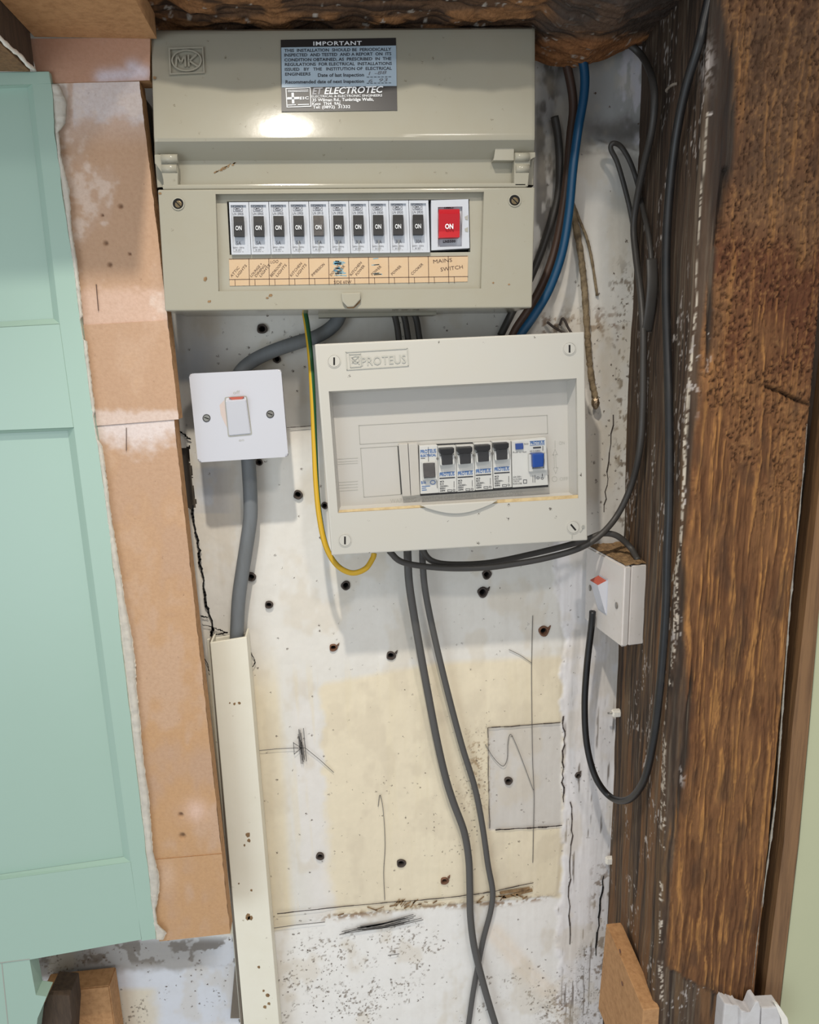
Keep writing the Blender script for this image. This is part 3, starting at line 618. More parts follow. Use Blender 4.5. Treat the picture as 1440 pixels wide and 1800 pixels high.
bm = nb(); line(bm, [(3,1693),(18,1840)], plane(YG, -.0004), 1.6); line(bm, [(-60,1700),(52,1686)], plane(YG, .0001), 1.4); obj('joint_line', bm, 'engrave', door)
YP = YG+.0065
for q, tr in (([(-90,154),(57,148),(105,569),(-90,580)], 11), ([(-90,761),(130,752),(230,1515),(-90,1559)], 13)):
    bm = nb(); prism(bm, [(q[0][0], q[0][1]-2), (q[1][0]+2, q[1][1]-2), (q[2][0]+2, q[2][1]+2), (q[3][0], q[3][1]+2)], plane(YP), .008); obj('panel', bm, 'green', door)
    bm = nb(); inn = [q[0], (q[1][0]-tr+2, q[1][1]+5), (q[2][0]-tr, q[2][1]-9), (q[3][0], q[3][1]-9)]
    a = [bm.verts.new(V(GS(*p))) for p in (q[1], q[2], q[3])]; b = [bm.verts.new(V(at(*p, YP-.0003))) for p in inn[1:]]
    a0 = bm.verts.new(V(GS(*q[0]))); b0 = bm.verts.new(V(at(q[0][0], q[0][1]+5, YP-.0003)))
    bm.faces.new((a[0], b[0], b[1], a[1])); bm.faces.new((a[1], b[1], b[2], a[2])); bm.faces.new((a0, b0, b[0], a[0]))
    for p in list(b): pass
    obj('panel_moulding', bm, 'green', door)
# caulk bead between door and lining
CK = [(148,90,104),(180,92,118),(215,96,116),(232,97,104),(245,99,105),(270,101,107),(300,105,114),(330,109,122),(360,113,124),(400,119,126),(467,128,137),(520,135,142),(556,140,146),(558,140,141),(596,146,147),(600,146,153),(660,153,160),(725,162,168),(730,163,165),(772,169,172),(782,171,180),(850,181,189),(900,187,195),(950,193,203),(1000,199,212),(1060,206,220),(1110,212,231),(1167,219,239),(1200,223,240),(1250,229,245),(1333,238,252),(1400,246,262),(1440,250,265),(1500,257,270),(1540,261,280),(1560,262,281),(1585,266,277),(1600,268,273),(1625,270,278),(1640,273,293),(1655,276,286)]
bm = nb(); prev = None
for y in np.arange(148, 1655, 4.):
    l = float(np.interp(y, [c[0] for c in CK], [c[1] for c in CK]))-1; r = float(np.interp(y, [c[0] for c in CK], [c[2] for c in CK]))+random.uniform(-.8, .8); h = .0035+.0015*random.random()
    row = []
    for t, hh in ((0, .4), (.25, .95), (.6, 1), (.9, .8), (1, 0)):
        row.append(bm.verts.new(V(at(l+(r-l)*t, y+random.uniform(-.5, .5), YM-.0015-h*hh))))
    if prev:
        for a in range(4): bm.faces.new((prev[a], prev[a+1], row[a+1], row[a]))
    prev = row
bmesh.ops.solidify(bm, geom=bm.faces[:], thickness=.002)
o = obj('caulk_bead', bm, 'caulk', smooth=True); setp(o, 'ragged white caulk bead between the green cupboard and the fibreboard strips', 'caulk')

# ================================================================== UPPER CONSUMER UNIT
mk = thing('fuse_board', at(612, 545, 0), 'large ivory fuse board with hinged hood and row of black switches, higher of the two', 'fuse board')
rows = [(264,54,941,49,-.060),(262,53,943,48,-.068),(262.5,56,943,51,-.0725),(263,62,943,57,-.0742),(268,236,943,233,-.0955),(268.5,243,943,240,-.0962),(269,249,942.5,246,-.0955),(270,283,941.5,280,-.0815),(271,290,941,287,-.0808),(274,329,940,325,-.0808)]
def rowat(i, t):
    a = rows[i]; return at(a[0]+(a[2]-a[0])*t, a[1]+(a[3]-a[1])*t, a[4])
bm = nb(); g = []
for i in range(len(rows)):
    L, R_ = V(rowat(i, 0)), V(rowat(i, 1)); x0_, x1_ = L.x, R_.x
    rw = [bm.verts.new((x0_+.0005, 0, L.z)), bm.verts.new((x0_, L.y+.004, L.z)), bm.verts.new((x0_+.0012, L.y+.0008, L.z)), bm.verts.new((x0_+.0035, L.y, L.z))]
    rw += [bm.verts.new(V(rowat(i, .012+.976*k/8))) for k in range(9)]
    rw += [bm.verts.new((x1_-.0035, R_.y, R_.z)), bm.verts.new((x1_-.0012, R_.y+.0008, R_.z)), bm.verts.new((x1_, R_.y+.004, R_.z)), bm.verts.new((x1_-.0005, 0, R_.z))]
    g.append(rw)
for a, b in zip(g[:-1], g[1:]):
    for k in range(len(a)-1): bm.faces.new((a[k], b[k], b[k+1], a[k+1]))
bm.faces.new(g[0])
cov = obj('hood', bm, 'mk', mk)
for p in cov.data.polygons: p.use_smooth = True
bm_ = None
md = cov.modifiers.new('edges', 'EDGE_SPLIT'); md.split_angle = math.radians(28)
_A, _B = at(600, 60, -.0747), at(600, 236, -.0960)
def lid(off=.0002):
    k = (_B[1]-_A[1])/(_B[2]-_A[2])
    def S(u, v):
        r = RW @ np.array([(u-720)/FPX, (900-v)/FPX, -1.])
        t = (_A[1]-off+k*(CAM[2]-_A[2])-CAM[1])/(r[1]-k*r[2]); return CAM+r*t
    return S
# embossed maker's square: oval and letters
bm = nb(); ring(bm, [(296,84),(357,82),(360,128),(298,131)], [(299,86.5),(355,84.5),(357.5,126),(300.5,128.5)], lid(.0012), .0014)
ellring(bm, 328, 106, 27, 19.5, 2.6, lid(.0012), .0014)
obj('badge', bm, 'mk_dark', mk)
bm = nb()
for pl_ in ([(309,116),(311,97),(318,110),(325,97),(326,116)], [(331,97),(332,116)], [(345,96),(333,107),(347,116)]): line(bm, pl_, lid(.0012), 3.0, .0012)
obj('badge_letters', bm, 'mk', mk)
# sticker
st = None; bm = nb(); prism(bm, [(493.5,70),(696,66.5),(698.5,194),(495,196)], lid(.0004), .0003); st = obj('sticker', bm, 'stk_black', mk, 'black and pale blue inspection notice')
bm = nb(); prism(bm, [(494.5,83.5),(696.3,80),(697.5,151),(495.5,153.5)], lid(.0006), .0002); obj('notice_field', bm, 'stk_blue', st)
S5 = lid(.0008); bm = nb()
text(bm, 'IMPORTANT', 551, 80, 636, 79, 7.0, S5, bold=.015, spacing=1.1)
text(bm, 'ELECTROTEC', 570, 165.5, 674, 162.5, 11.5, S5, shear=.25, bold=.02)
text(bm, 'ELECTRICAL & ELECTRONIC ENGINEERS', 548, 171.5, 672, 169.5, 4.0, S5, bold=.01)
text(bm, '35 Wilman Rd., Tunbridge Wells,', 549, 178.5, 657, 177, 5.6, S5, bold=.02)
text(bm, 'Kent  TN4  9AL .', 549, 185, 604, 184.5, 5.2, S5, bold=.02)
text(bm, 'Tel: (0892)  31332', 550, 191, 616, 190, 5.2, S5, bold=.02)
ring(bm, [(502,155),(546,153.5),(547.5,187.5),(504,189)], [(503.5,156.5),(544.7,155),(546,186),(505.3,187.5)], S5, .0001)
line(bm, [(514.5,164),(515.5,181)], S5, 4.2, .0001); line(bm, [(506,173),(525,172.2)], S5, 4.2, .0001); text(bm, 'EIC', 527, 175, 543, 174.3, 4.6, S5, bold=.04, spacing=1.2)
for y, a, b in ((159,506,542),(161.5,506,542)): line(bm, [(a, y), (b, y-1)], S5, 1.1, .0001)
line(bm, [(506,184.7),(520,184.2)], S5, 1.6, .0001); line(bm, [(524,184),(543,183.4)], S5, 1.6, .0001)
obj('white_lettering', bm, 'ink_white', st)
bm = nb(); text(bm, 'ET', 549, 166, 568, 165.3, 11.5, S5, shear=.25, bold=.03); obj('grey_lettering', bm, 'steel_grey', st)
bm = nb()
for s, x0_, y0_, x1_, y1_ in (('THIS  INSTALLATION  SHOULD BE  PERIODICALLY', 500, 91.5, 688, 89), ('INSPECTED  AND TESTED  AND A REPORT  ON  ITS', 500, 99.5, 688, 97), ('CONDITION OBTAINED, AS  PRESCRIBED  IN  THE', 500, 108, 688, 105.5),
                              ('REGULATIONS  FOR ELECTRICAL  INSTALLATIONS', 501, 116, 689, 114), ('ISSUED   BY   THE   INSTITUTION OF  ELECTRICAL', 501, 124.5, 689, 122.5), ('ENGINEERS', 501.5, 133, 546, 132.5)):
    text(bm, s, x0_, y0_, x1_, y1_, 5.3, S5, bold=.018)
text(bm, 'Date of last Inspection', 559, 135, 640, 134.3, 6, S5, bold=.02); text(bm, 'Recommended date of next Inspection', 502, 147, 640, 145.5, 6, S5, bold=.02)
for y in (135.5, 146.3):
    for k in range(7): line(bm, [(645+k*6.4, y-k*.1), (649+k*6.4, y-k*.1)], S5, 1., .0001)
obj('black_lettering', bm, 'ink', st)
bm = nb(); text(bm, '1 -88', 648, 132, 680, 130, 6, S5, shear=.2); text(bm, '6  93', 648, 145, 682, 143, 6, S5, shear=.2); obj('pencilled_dates', bm, 'ink_grey', st)
# flange, ears
YL = -.0925
bm = nb(); prism(bm, [(285,324),(926,321),(926,329),(286,333)], plane(-.0905), .014, bevel=.0012); obj('lid_lip', bm, 'mk', mk)
for q, q2 in (([(271,271),(309,271),(313,300),(313,328),(287,329),(287,302),(272,288)], [(284,296),(313,296),(313,305),(285,305)]), ([(905,268),(942,267),(942,277),(930,279),(929,328),(904,328),(904,300)], [(905,296),(930,296),(930,303),(905,303)])):
    bm = nb(); prism(bm, q, plane(-.0905), .014, bevel=.0012, seg=3); 
    tube(bm, [at(q2[0][0], (q[0][1]+8), -.091), at(q2[1][0], (q[0][1]+8), -.091)], .0035, .003, n=12, k=2)
    tube(bm, [at(q2[0][0]+1, 297, -.089), at(q2[1][0]-1, 297, -.089)], .0038, .0036, n=12, k=2)
    obj('hinge_lug', bm, 'mk', mk, smooth=False)
bm = nb(); prism(bm, [(871,258),(904,257),(904,282),(867,282),(870,275)], plane(-.0895), .012, bevel=.0005); obj('latch_recess', bm, 'mk_dark', mk)
# lower front
bm = nb(); ring(bm, [(277,333),(941,329),(935.5,541),(290,547)], [(379,341),(851,337),(846,507),(384,512)], plane(YL), .0925, idepth=.006, bevel=.0016); obj('front_frame', bm, 'mk', mk)
YR = YL+.006
bm = nb(); ring(bm, [(377,339),(853,335),(848,509),(382,514)], [(399,354),(825,350),(827,443),(404,448)], plane(YR), .010); obj('inner_frame', bm, 'mk_dark', mk)
bm = nb(); prism(bm, [(390,346),(840,346),(840,455),(390,455)], plane(YR+.014), .004); obj('interior', bm, 'void', mk)
bm = nb(); prism(bm, [(277,333),(290,547),(296,545),(283,334)], plane(YL, -.002), .08); obj('side_wall', bm, 'mk_dark', mk) if False else bm.free()
bm = nb(); boxw(bm, (at(300,547,YL)[0], -.088, at(300,560,-.0)[2]-.0), (at(925,541,YL)[0], -.0, at(300,556,0)[2]+.006)) if False else None; bm.free()
for cx, cy in ((313,358),(905,352)):
    s = None; bm = nb(); ring(bm, circ(cx, cy, 11.5), circ(cx, cy, 9.5), plane(YL, .0008), .0012); prism(bm, circ(cx, cy, 9.5), plane(YL, .0002), .0003, mi=1)
    s = obj('fixing_screw', bm, ['mk_dark', 'void'], mk); bm = nb(); prism(bm, circ(cx+.5, cy+1, 6.2), plane(YL, .0009), .001, bevel=.0004); obj('screw_head', bm, 'brass', s)
    bm = nb(); line(bm, [(cx-3.5, cy-3), (cx+4.5, cy+5)], plane(YL, .0011), 1.8); obj('slot', bm, 'void', s)
bm = nb(); prism(bm, [(600,515),(634,514),(634,526),(622,539),(611,540),(602,530)], plane(YL, .0035), .006, bevel=.001); obj('thumb_catch', bm, 'mk', mk)
bm = nb(); prism(bm, [(604,531),(634,527),(633,532),(622,542),(611,542)], plane(YL, .0005), .002); obj('catch_grime', bm, 'dust', mk)
# dirt marks and knocks
bm = nb()
for x, y, w in ((272,137,3),(361,490,4.5),(368,530,3),(475,519,3.5),(470,524,2),(281,340,3),(895,500,2),(867,497,1.6)):
    prism(bm, [(x+w*(1+random.uniform(-.4, .4))*math.cos(a), y+w*.8*(1+random.uniform(-.4, .4))*math.sin(a)) for a in np.linspace(0, 2*math.pi, 9)[:-1]], plane(YL, .0003) if y > 300 else lid(.0003), .0004)
for i in range(16): x = 372+random.uniform(0, 40); y = 308-(x-372)*.55+random.uniform(-3, 2); line(bm, [(x, y), (x+random.uniform(2, 5), y-random.uniform(0, 4))], plane(-.0812), random.uniform(.8, 2.4))
obj('dirt_marks', bm, 'dust', mk)
# breakers
rate = ['5A', '5A', '5A', '5A', '15A', '20A', '30A', '30A', '30A', '30A']; code = ['LN 5905']*4+['LN 5915', 'LN 5920']+['LN 5930']*4
for i in range(10):
    xt, xb = 402.5+35.15*i, 407+35.0*i; yt, ybm = 355.5-.35*i, 447.5-.42*i; w = 34.2
    bm = nb(); P4 = [(xt, yt), (xt+w, yt-.3), (xb+w, ybm-.4), (xb, ybm)]; I4 = [(xt+3, yt+5), (xt+w-4.2, yt+5), (xb+w-4.2, ybm-4), (xb+3, ybm-4)]
    ring(bm, P4, I4, plane(YR, .003), .012, idepth=.0018); prism(bm, [(p[0]-0.5*(1 if k in (0, 3) else -1), p[1]) for k, p in enumerate(I4)], plane(YR, .0013), .01)
    br = obj('circuit_breaker', bm, 'module', mk)
    cx = (xt+xb)/2+14.6; ty = yt+24.8
    bm = nb(); Pq = [(cx-9.2, ty), (cx+9.0, ty), (cx+9.6, ty+35), (cx-8, ty+35)]
    f = [V(at(*p, YR-.0013-k)) for p, k in zip(Pq, (.0015, .0015, .0055, .0055))]; fm_ = [V(at(cx-8.8, ty+10, YR-.006)), V(at(cx+9.3, ty+10, YR-.006))]
    vs = [bm.verts.new(p) for p in (f[0], f[1], fm_[1], f[2], f[3], fm_[0])]; bk = [bm.verts.new((p.co.x, YR-.001, p.co.z)) for p in vs]
    bm.faces.new((vs[0], vs[1], vs[2], vs[5])); bm.faces.new((vs[5], vs[2], vs[3], vs[4]))
    for a in range(6): bm.faces.new((vs[a], vs[(a+1) % 6], bk[(a+1) % 6], bk[a]))
    obj('toggle', bm, 'charcoal' if i == 4 else 'black', br)
    S6 = plane(YR, .0074); bm = nb(); text(bm, 'ON', cx-5.2, ty+24.5, cx+5.4, ty+24.2, 8, S6, bold=.01); obj('toggle_lettering', bm, 'ink_white', br)
    bm = nb(); S6 = plane(YR, .0016); ring(bm, rect(cx-9.5, yt+5.5, cx+7.5, yt+16.5), rect(cx-8.7, yt+6.3, cx+6.7, yt+15.7), S6, .0002); ellring(bm, cx-1, yt+11, 6.8, 4.2, .9, S6, .0002, 14)
    text(bm, 'MK', cx-5, yt+13, cx+3, yt+13, 4, S6, bold=.02); text(bm, code[i], cx-10, yt+22.5, cx+8.5, yt+22.5, 4.4, S6, bold=.01)
    text(bm, rate[i], cx-4.5+(.5*(i < 4)), ty+50, cx+4.5+(2 if i > 3 else 0), ty+50, 6, S6, bold=.005)
    for k, (a, b) in enumerate(((-10, 10), (-5, 5), (-8, 9))): text(bm, ('240V~ 50Hz', 'BS 3871', 'TYPE 2')[k], cx+a, ty+56.5+k*4.2, cx+b, ty+56.2+k*4.2, 2.9, S6)
    obj('rating_print', bm, 'ink_grey', br)
    if i in (3, 6, 7, 8, 4, 5): bm = nb(); line(bm, [(cx+.8, ty+44), (cx+1.5, ybm-2)], plane(YR, .0033), .8); obj('scratch', bm, 'engrave', br)
bm = nb(); ring(bm, [(758,352),(823.5,350),(825.5,436),(758.5,440)], [(770,364),(813,363),(812,433),(770,434)], plane(YR, .0015), .012, idepth=.004)
prism(bm, [(768,362),(814,361),(813,434),(769,435)], plane(YR, -.0015), .008); ms_ = obj('mains_switch', bm, 'module', mk)
for yy in (385, 406): bm = nb(); prism(bm, [(817,yy-4),(823,yy-7),(823,yy+2),(818,yy+1)], plane(YR, .0018), .001); obj('side_notch', bm, 'engrave', ms_)
bm = nb(); Pq = [(771.5,368),(808,367.5),(808,417),(771.5,418)]; f = [V(at(*p, YR-k)) for p, k in zip(Pq, (.002, .002, .0075, .0075))]; m1 = [V(at(771.5,376,YR-.0065)), V(at(808.5,375.5,YR-.0065)), V(at(808.3,406,YR-.0045)), V(at(771.5,407,YR-.0045))]
vs = [bm.verts.new(p) for p in (f[0], m1[0], m1[3], f[3], f[2], m1[2], m1[1], f[1])]; bk = [bm.verts.new((p.co.x, YR+.001, p.co.z)) for p in vs]
bm.faces.new((vs[0], vs[1], vs[6], vs[7])); bm.faces.new((vs[1], vs[2], vs[5], vs[6])); bm.faces.new((vs[2], vs[3], vs[4], vs[5]))
for a in range(8): bm.faces.new((vs[a], vs[(a+1) % 8], bk[(a+1) % 8], bk[a]))
obj('rocker', bm, 'red', ms_)
bm = nb(); text(bm, 'ON', 782.5, 402, 797, 402, 8.5, plane(YR, .0068), bold=.03); obj('rocker_lettering', bm, 'ink_white', ms_)
bm = nb(); text(bm, 'LN5500', 779, 427, 801, 426, 4.5, plane(YR, .0002), bold=.04, spacing=1.1); ring(bm, rect(781,361,797,366.5), rect(782,362,796,366), plane(YR, .0002), .0002); text(bm, 'MK', 784, 366, 794, 366, 4, plane(YR, .0002), bold=.03); obj('black_print', bm, 'ink', ms_)
# paper label strip
YLb = plane(YR, .0005)
bm = nb(); prism(bm, [(402.5,455),(823,449.5),(822,495),(404,502.5)], YLb, .0004); lb = obj('label_strip', bm, 'paper', mk, 'aged paper strip with handwritten circuit names')
bm = nb(); S7 = plane(YR, .0007)
def yt_(x): return 455-(x-402)*.013
xe = [402.5+35.05*k for k in range(13)]
for k, x in enumerate(xe[1:-1]): line(bm, [(x, yt_(x)), (x+1, yt_(x)+47)], S7, 1.0, .0001)
for k, x in enumerate(xe[:-1]): line(bm, [(x+10.5, yt_(x)+36.5), (x+11, yt_(x)+47)], S7, .9, .0001)
line(bm, [(403,491.3),(823,486)], S7, 1.0, .0001); line(bm, [(403,455.5),(822,450)], S7, .9, .0001)
obj('ruled_lines', bm, 'pen', lb)
bm = nb(); hand = [(('ATTIC',), ('LIGHTS',)), (('LOUNGE +',), ('DINING',), ('LIGHTS',)), (('BEDROOM',), ('LIGHTS',)), (('KITCHEN',), ('LIGHTS',)), (('IMMERSION',),), (('DOWNST',), ('POWER',)), (('KITCHEN',), ('POWER',)), (('POWER',),), (('POWER',),), (('COOKER',),)]
for i, ls in enumerate(hand):
    for j, (s,) in enumerate(ls):
        n = len(ls); x0_ = xe[i]+5+j*(8 if n > 2 else 10)+(2 if n == 1 else 0); y0_ = yt_(x0_)+33-(0 if n > 1 else 0)
        L = min(31, 4.6*len(s)); a = math.radians(52 if n > 1 else 45)
        x1_ = min(x0_+L*math.cos(a), xe[i]+34); text(bm, s, x0_, y0_, x0_+L*math.cos(a), y0_-L*math.sin(a)*.95, 4.6, S7, shear=.1)
text(bm, 'LOO', xe[2]+3, yt_(470)+9, xe[2]+17, yt_(470)+8, 5.5, S7, shear=.2)
text(bm, 'MAINS', 762, 463, 795, 460, 6.5, S7); text(bm, 'SWITCH', 775, 477, 814, 472, 6.5, S7); text(bm, 'SIDE 60W', 587, 499, 618, 498, 5.5, S7)
obj('handwriting', bm, 'pen', lb)
bm = nb()
for i in range(26): x = random.uniform(586, 600); y = random.uniform(457, 486); line(bm, [(x, y), (x+random.uniform(6, 13), y-random.uniform(-1, 2))], plane(YR, .0006), random.uniform(1, 2.2))
for i in range(8): x = random.uniform(653, 660); y = random.choice([455, 457, 466, 471, 481, 483]); line(bm, [(x, y), (x+random.uniform(8, 14), y-1)], plane(YR, .0006), 1.4)
obj('crayon_shading', bm, 'crayon', lb)
# back tray seen under the front
bm = nb(); zt0 = at(300,547,YL)[2]; boxw(bm, (at(300,547,YL)[0]+.003, -.088, zt0+.004), (at(930,541,YL)[0]-.003, -.002, zt0+.012)); boxw(bm, (at(560,556,-.02)[0], -.030, at(560,558,-.03)[2]), (at(765,556,-.02)[0], -.0, at(560,552,-.03)[2]+.002)); obj('back_tray', bm, 'mk_dark', mk)

# ================================================================== LOWER CONSUMER UNIT
pr = thing('fuse_board', at(800, 965, 0), 'smaller tilted pale grey fuse board with recessed window, lower of the two', 'fuse board')
YF = -.085; PO = [(553,605),(1028,583),(1033.5,950),(583,977)]; PI = [(578,688),(1014,665),(1017,876),(594,902)]
def PQ(s, t):
    return ((PO[0][0]*(1-s)+PO[1][0]*s)*(1-t)+(PO[3][0]*(1-s)+PO[2][0]*s)*t, (PO[0][1]*(1-s)+PO[1][1]*s)*(1-t)+(PO[3][1]*(1-s)+PO[2][1]*s)*t)
bm = nb(); ring(bm, PO, PI, plane(YF), .085, idepth=.003, bevel=.0016); obj('cover_frame', bm, 'pro', pr)
YI = YF+.019
bm = nb(); inn = [(579,690),(1006,668),(1008,870),(597,896)]
a = [bm.verts.new(V(at(*p, YF+.0025))) for p in PI]; b = [bm.verts.new(V(at(*p, YF+.0025))+Vector((d_[0], .0165, d_[1]))) for p, d_ in zip(PI, ((.003, -.003), (-.004, -.003), (-.004, .003), (.003, .003)))]
for i in range(4): bm.faces.new((a[i], a[(i+1) % 4], b[(i+1) % 4], b[i]))
bm.faces.new(b); obj('recess', bm, 'pro_in', pr)
SI = plane(YI, .0002)
bm = nb()
def outline(bm, q, S, w=1.1, h=.0003): line(bm, q+[q[0]], S, w, h)
outline(bm, [(631,748),(962,730),(963,762),(633,781)], SI); outline(bm, [(634,788),(699,784),(705,869),(640,874)], SI)
obj('label_outline', bm, 'engrave', pr)
bm = nb()
text(bm, 'WARNING - SWITCH OFF BEFORE REMOVING COVER', 686, 884, 920, 869, 6.8, SI)
text(bm, 'ON', 983, 782, 993, 781, 6, SI); text(bm, 'OFF', 984, 845, 999, 844, 6, SI)
ellring(bm, 975, 842, 5, 5, 1, SI, .0003, 16); line(bm, [(972,800),(976,790),(980,799),(977,799),(978,822),(981,822),(977,832),(973,823),(975,822),(974,799),(972,800)], SI, .9); line(bm, [(976,775),(976,787)], SI, 1)
for y in (806, 811, 815, 847, 852, 857, 862): line(bm, [(593+(y-800)*.06, y+1), (629, y-1)], SI, 1.2)
obj('warning_lettering', bm, 'emboss_pro', pr)
bm = nb(); prism(bm, [(699,784),(701,784),(706,826),(707,830),(708,868),(705,869)], plane(YI, .0003), .0003); obj('blanking_gap', bm, 'void', pr)
for q in ([(701,781),(717,780),(722,872),(708,873)], [(718,780),(734.5,779),(738.5,870),(723,872)]):
    bm = nb(); prism(bm, q, plane(YI, .006), .008, bevel=.0006); obj('blanking_module', bm, 'pro', pr)
bm = nb(); prism(bm, [(735,782),(900,774),(901,790),(736,798)], plane(YI, .0004), .0006); prism(bm, [(738,850),(964,835),(964,856),(739,872)], plane(YI, .0004), .0006); obj('module_slot', bm, 'void', pr)
PBR = [(737.5,769,784,868.5,784,739.5,771.5), (770,801.5,785,866.5,785,771.5,803.5), (802.5,833,783.3,864.8,783,804,835.5), (834,865,779.5,862,779,836,867), (866,898,776,858.5,776,868,900)]
YB = YI-.009
for i, (xl, xr, yt0, yb0, _, xl2, xr2) in enumerate(PBR):
    bm = nb(); prism(bm, [(xl, yt0), (xr, yt0-1.6), (xr2, yb0-2.2), (xl2, yb0)], plane(YB), .0085, bevel=.0005); br = obj('circuit_breaker', bm, 'module2', pr)
    S8 = plane(YB, .0002); cx = (xl+xr)/2
    if i == 0:
        bm = nb(); ring(bm, [(741.5,813),(766,811.5),(768.5,842),(744,843.5)], [(743.5,814.5),(764.5,813.5),(766,839.5),(745.5,841)], plane(YB, .003), .003); obj('toggle_surround', bm, 'module2', br)
        bm = nb(); prism(bm, [(744,815),(764,814),(765.5,838.5),(745.5,840)], plane(YB, .006), .0055, bevel=.0008); obj('toggle', bm, 'charcoal', br)
        bm = nb(); text(bm, 'PROTEUS', 739.5, 797.5, 767, 795.5, 6.5, S8, bold=.03); text(bm, 'ELECTRICAL', 739.5, 803.5, 767, 801.5, 4, S8, bold=.04); text(bm, 'B16', 741, 851, 749, 850, 5, S8, bold=.03); ellring(bm, 761, 848, 5, 4, 1.2, S8, .0002, 10)
        for k in range(3): line(bm, [(742, 855+k*3.4), (742+(14, 7, 8)[k], 854.3+k*3.4)], S8, 1.3, .0001)
        obj('blue_print', bm, 'ink_blue', br); bm = nb(); line(bm, [(753,786),(753.5,812)], S8, .8, .0001); line(bm, [(768,845),(769,858)], S8, .9, .0001); line(bm, [(740,806),(747,805.6)], S8, 1, .0001); obj('black_print', bm, 'ink', br)
    else:
        dy = yt0-785; bm = nb()
        bm2 = bm; prism(bm, [(cx-13, 789+dy), (cx+13, 787.5+dy), (cx+13.2, 795+dy), (cx+9.5, 799+dy), (cx-9, 800+dy), (cx-12.8, 796.5+dy)], plane(YB, .009), .0085, bevel=.0008)
        prism(bm, [(cx-9, 799+dy), (cx+9.5, 798+dy), (cx+10, 816.5+dy), (cx-7.6, 818+dy)], plane(YB, .006), .0058, bevel=.0006); obj('toggle', bm, 'black', br)
        bm = nb(); prism(bm, [(cx-12.5, 802+dy), (cx-9.4, 801.5+dy), (cx-8.6, 819+dy), (cx-11.5, 818+dy)], plane(YB, .005), .0045, bevel=.0005); prism(bm, [(cx+9.8, 800+dy), (cx+13, 799+dy), (cx+13.6, 815+dy), (cx+10.6, 817+dy)], plane(YB, .005), .0045, bevel=.0005); obj('toggle_guard', bm, 'module2', br)
        bm = nb(); text(bm, 'PROTEUS', cx-12.5, 837.5+dy, cx+13.5, 835.6+dy, 5.8, S8, bold=.035); line(bm, [(cx-12, 831+dy), (cx+14, 829+dy)], S8, .8, .0001); obj('blue_print', bm, 'ink_blue', br)
        bm = nb(); line(bm, [(cx-12.5, 841+dy), (cx+13.5, 839.3+dy)], S8, 2.2, .0001)
        for k, s in enumerate(('MCB', 'B16' if i == 1 else 'B32', '230/400V~', 'BSEN', '60898')): text(bm, s, cx-12, 848.3+k*4+dy, cx-12+(7, 6.5, 15, 9, 9)[k], 848+k*4-.4+dy, 2.9, S8, bold=.02)
        ellring(bm, cx+12.5, 861.5+dy, 2.1, 2.1, .8, S8, .0002, 12); line(bm, [(cx+12.5, 846+dy), (cx+12.6, 857+dy)], S8, .8, .0001); ring(bm, rect(cx+1, 860.5+dy, cx+9, 864.5+dy), rect(cx+1.8, 861.3+dy, cx+8.2, 863.7+dy), S8, .0002); obj('black_print', bm, 'ink', br)
        bm = nb(); prism(bm, circ(cx-16.5, 806+dy, 2.2, 10), plane(YB, .0004), .001); obj('rivet', bm, 'steel', br)
bm = nb(); prism(bm, [(899.5,775.5),(960,769.5),(964,852.5),(901.5,857)], plane(YB), .0085, bevel=.0005); rc = obj('residual_current_breaker', bm, 'module2', pr); S8 = plane(YB, .0002)
bm = nb(); prism(bm, [(906.5,780),(920,779),(920.5,789.5),(907,790.5)], plane(YB, .002), .0018, bevel=.0004); obj('test_button', bm, 'blue', rc)
bm = nb(); ring(bm, [(930,799),(961,796),(962,826),(931,829)], [(935,797.5),(957,796.5),(957,823),(936,824)], plane(YB, .004), .0035); obj('toggle_surround', bm, 'module2', rc)
bm = nb(); prism(bm, [(936,798),(957,796.5),(956,820.5),(937,822.5)], plane(YB, .009), .0085, bevel=.0012); obj('toggle', bm, 'blue', rc)
bm = nb(); text(bm, 'PROTEUS', 932.5, 781.5, 957.5, 780, 5.4, S8, bold=.04); line(bm, [(932,783.2),(957.5,781.6)], S8, .8, .0001); line(bm, [(931.5,776),(957.5,774.4)], S8, .8, .0001); obj('blue_print', bm, 'ink_blue', rc)
bm = nb(); line(bm, [(938,787.3),(950.5,786.3)], S8, 3, .0001); line(bm, [(954.5,784),(954.5,792)], S8, 1, .0001); text(bm, 'RCD', 922, 782, 929, 781.6, 2.8, S8); text(bm, 'Push to test', 902, 796.5, 926, 795.2, 2.6, S8); text(bm, '63 2 230V', 932, 794.5, 950, 793.6, 2.8, S8)
for k, s in enumerate(('63A 230V~', 'In=0.03A', 'TYPE AC', 'BS EN 61008')): text(bm, s, 902.5, 840+k*4, 902.5+(15, 15, 11, 15)[k], 839.2+k*4, 3.0, S8)
ring(bm, rect(920, 843, 926.5, 850), rect(921, 844, 925.5, 849), S8, .0002); line(bm, [(937,836),(937,848)], S8, .8, .0001); line(bm, [(940.5,835),(940.5,848)], S8, .8, .0001); ellring(bm, 946, 840, 2.5, 2.5, .7, S8, .0002, 10); ellring(bm, 953.5, 841, 2.2, 2.2, .8, S8, .0002, 10); line(bm, [(953.5,833),(953.5,837.5)], S8, 1.2, .0001)
obj('black_print', bm, 'ink', rc)
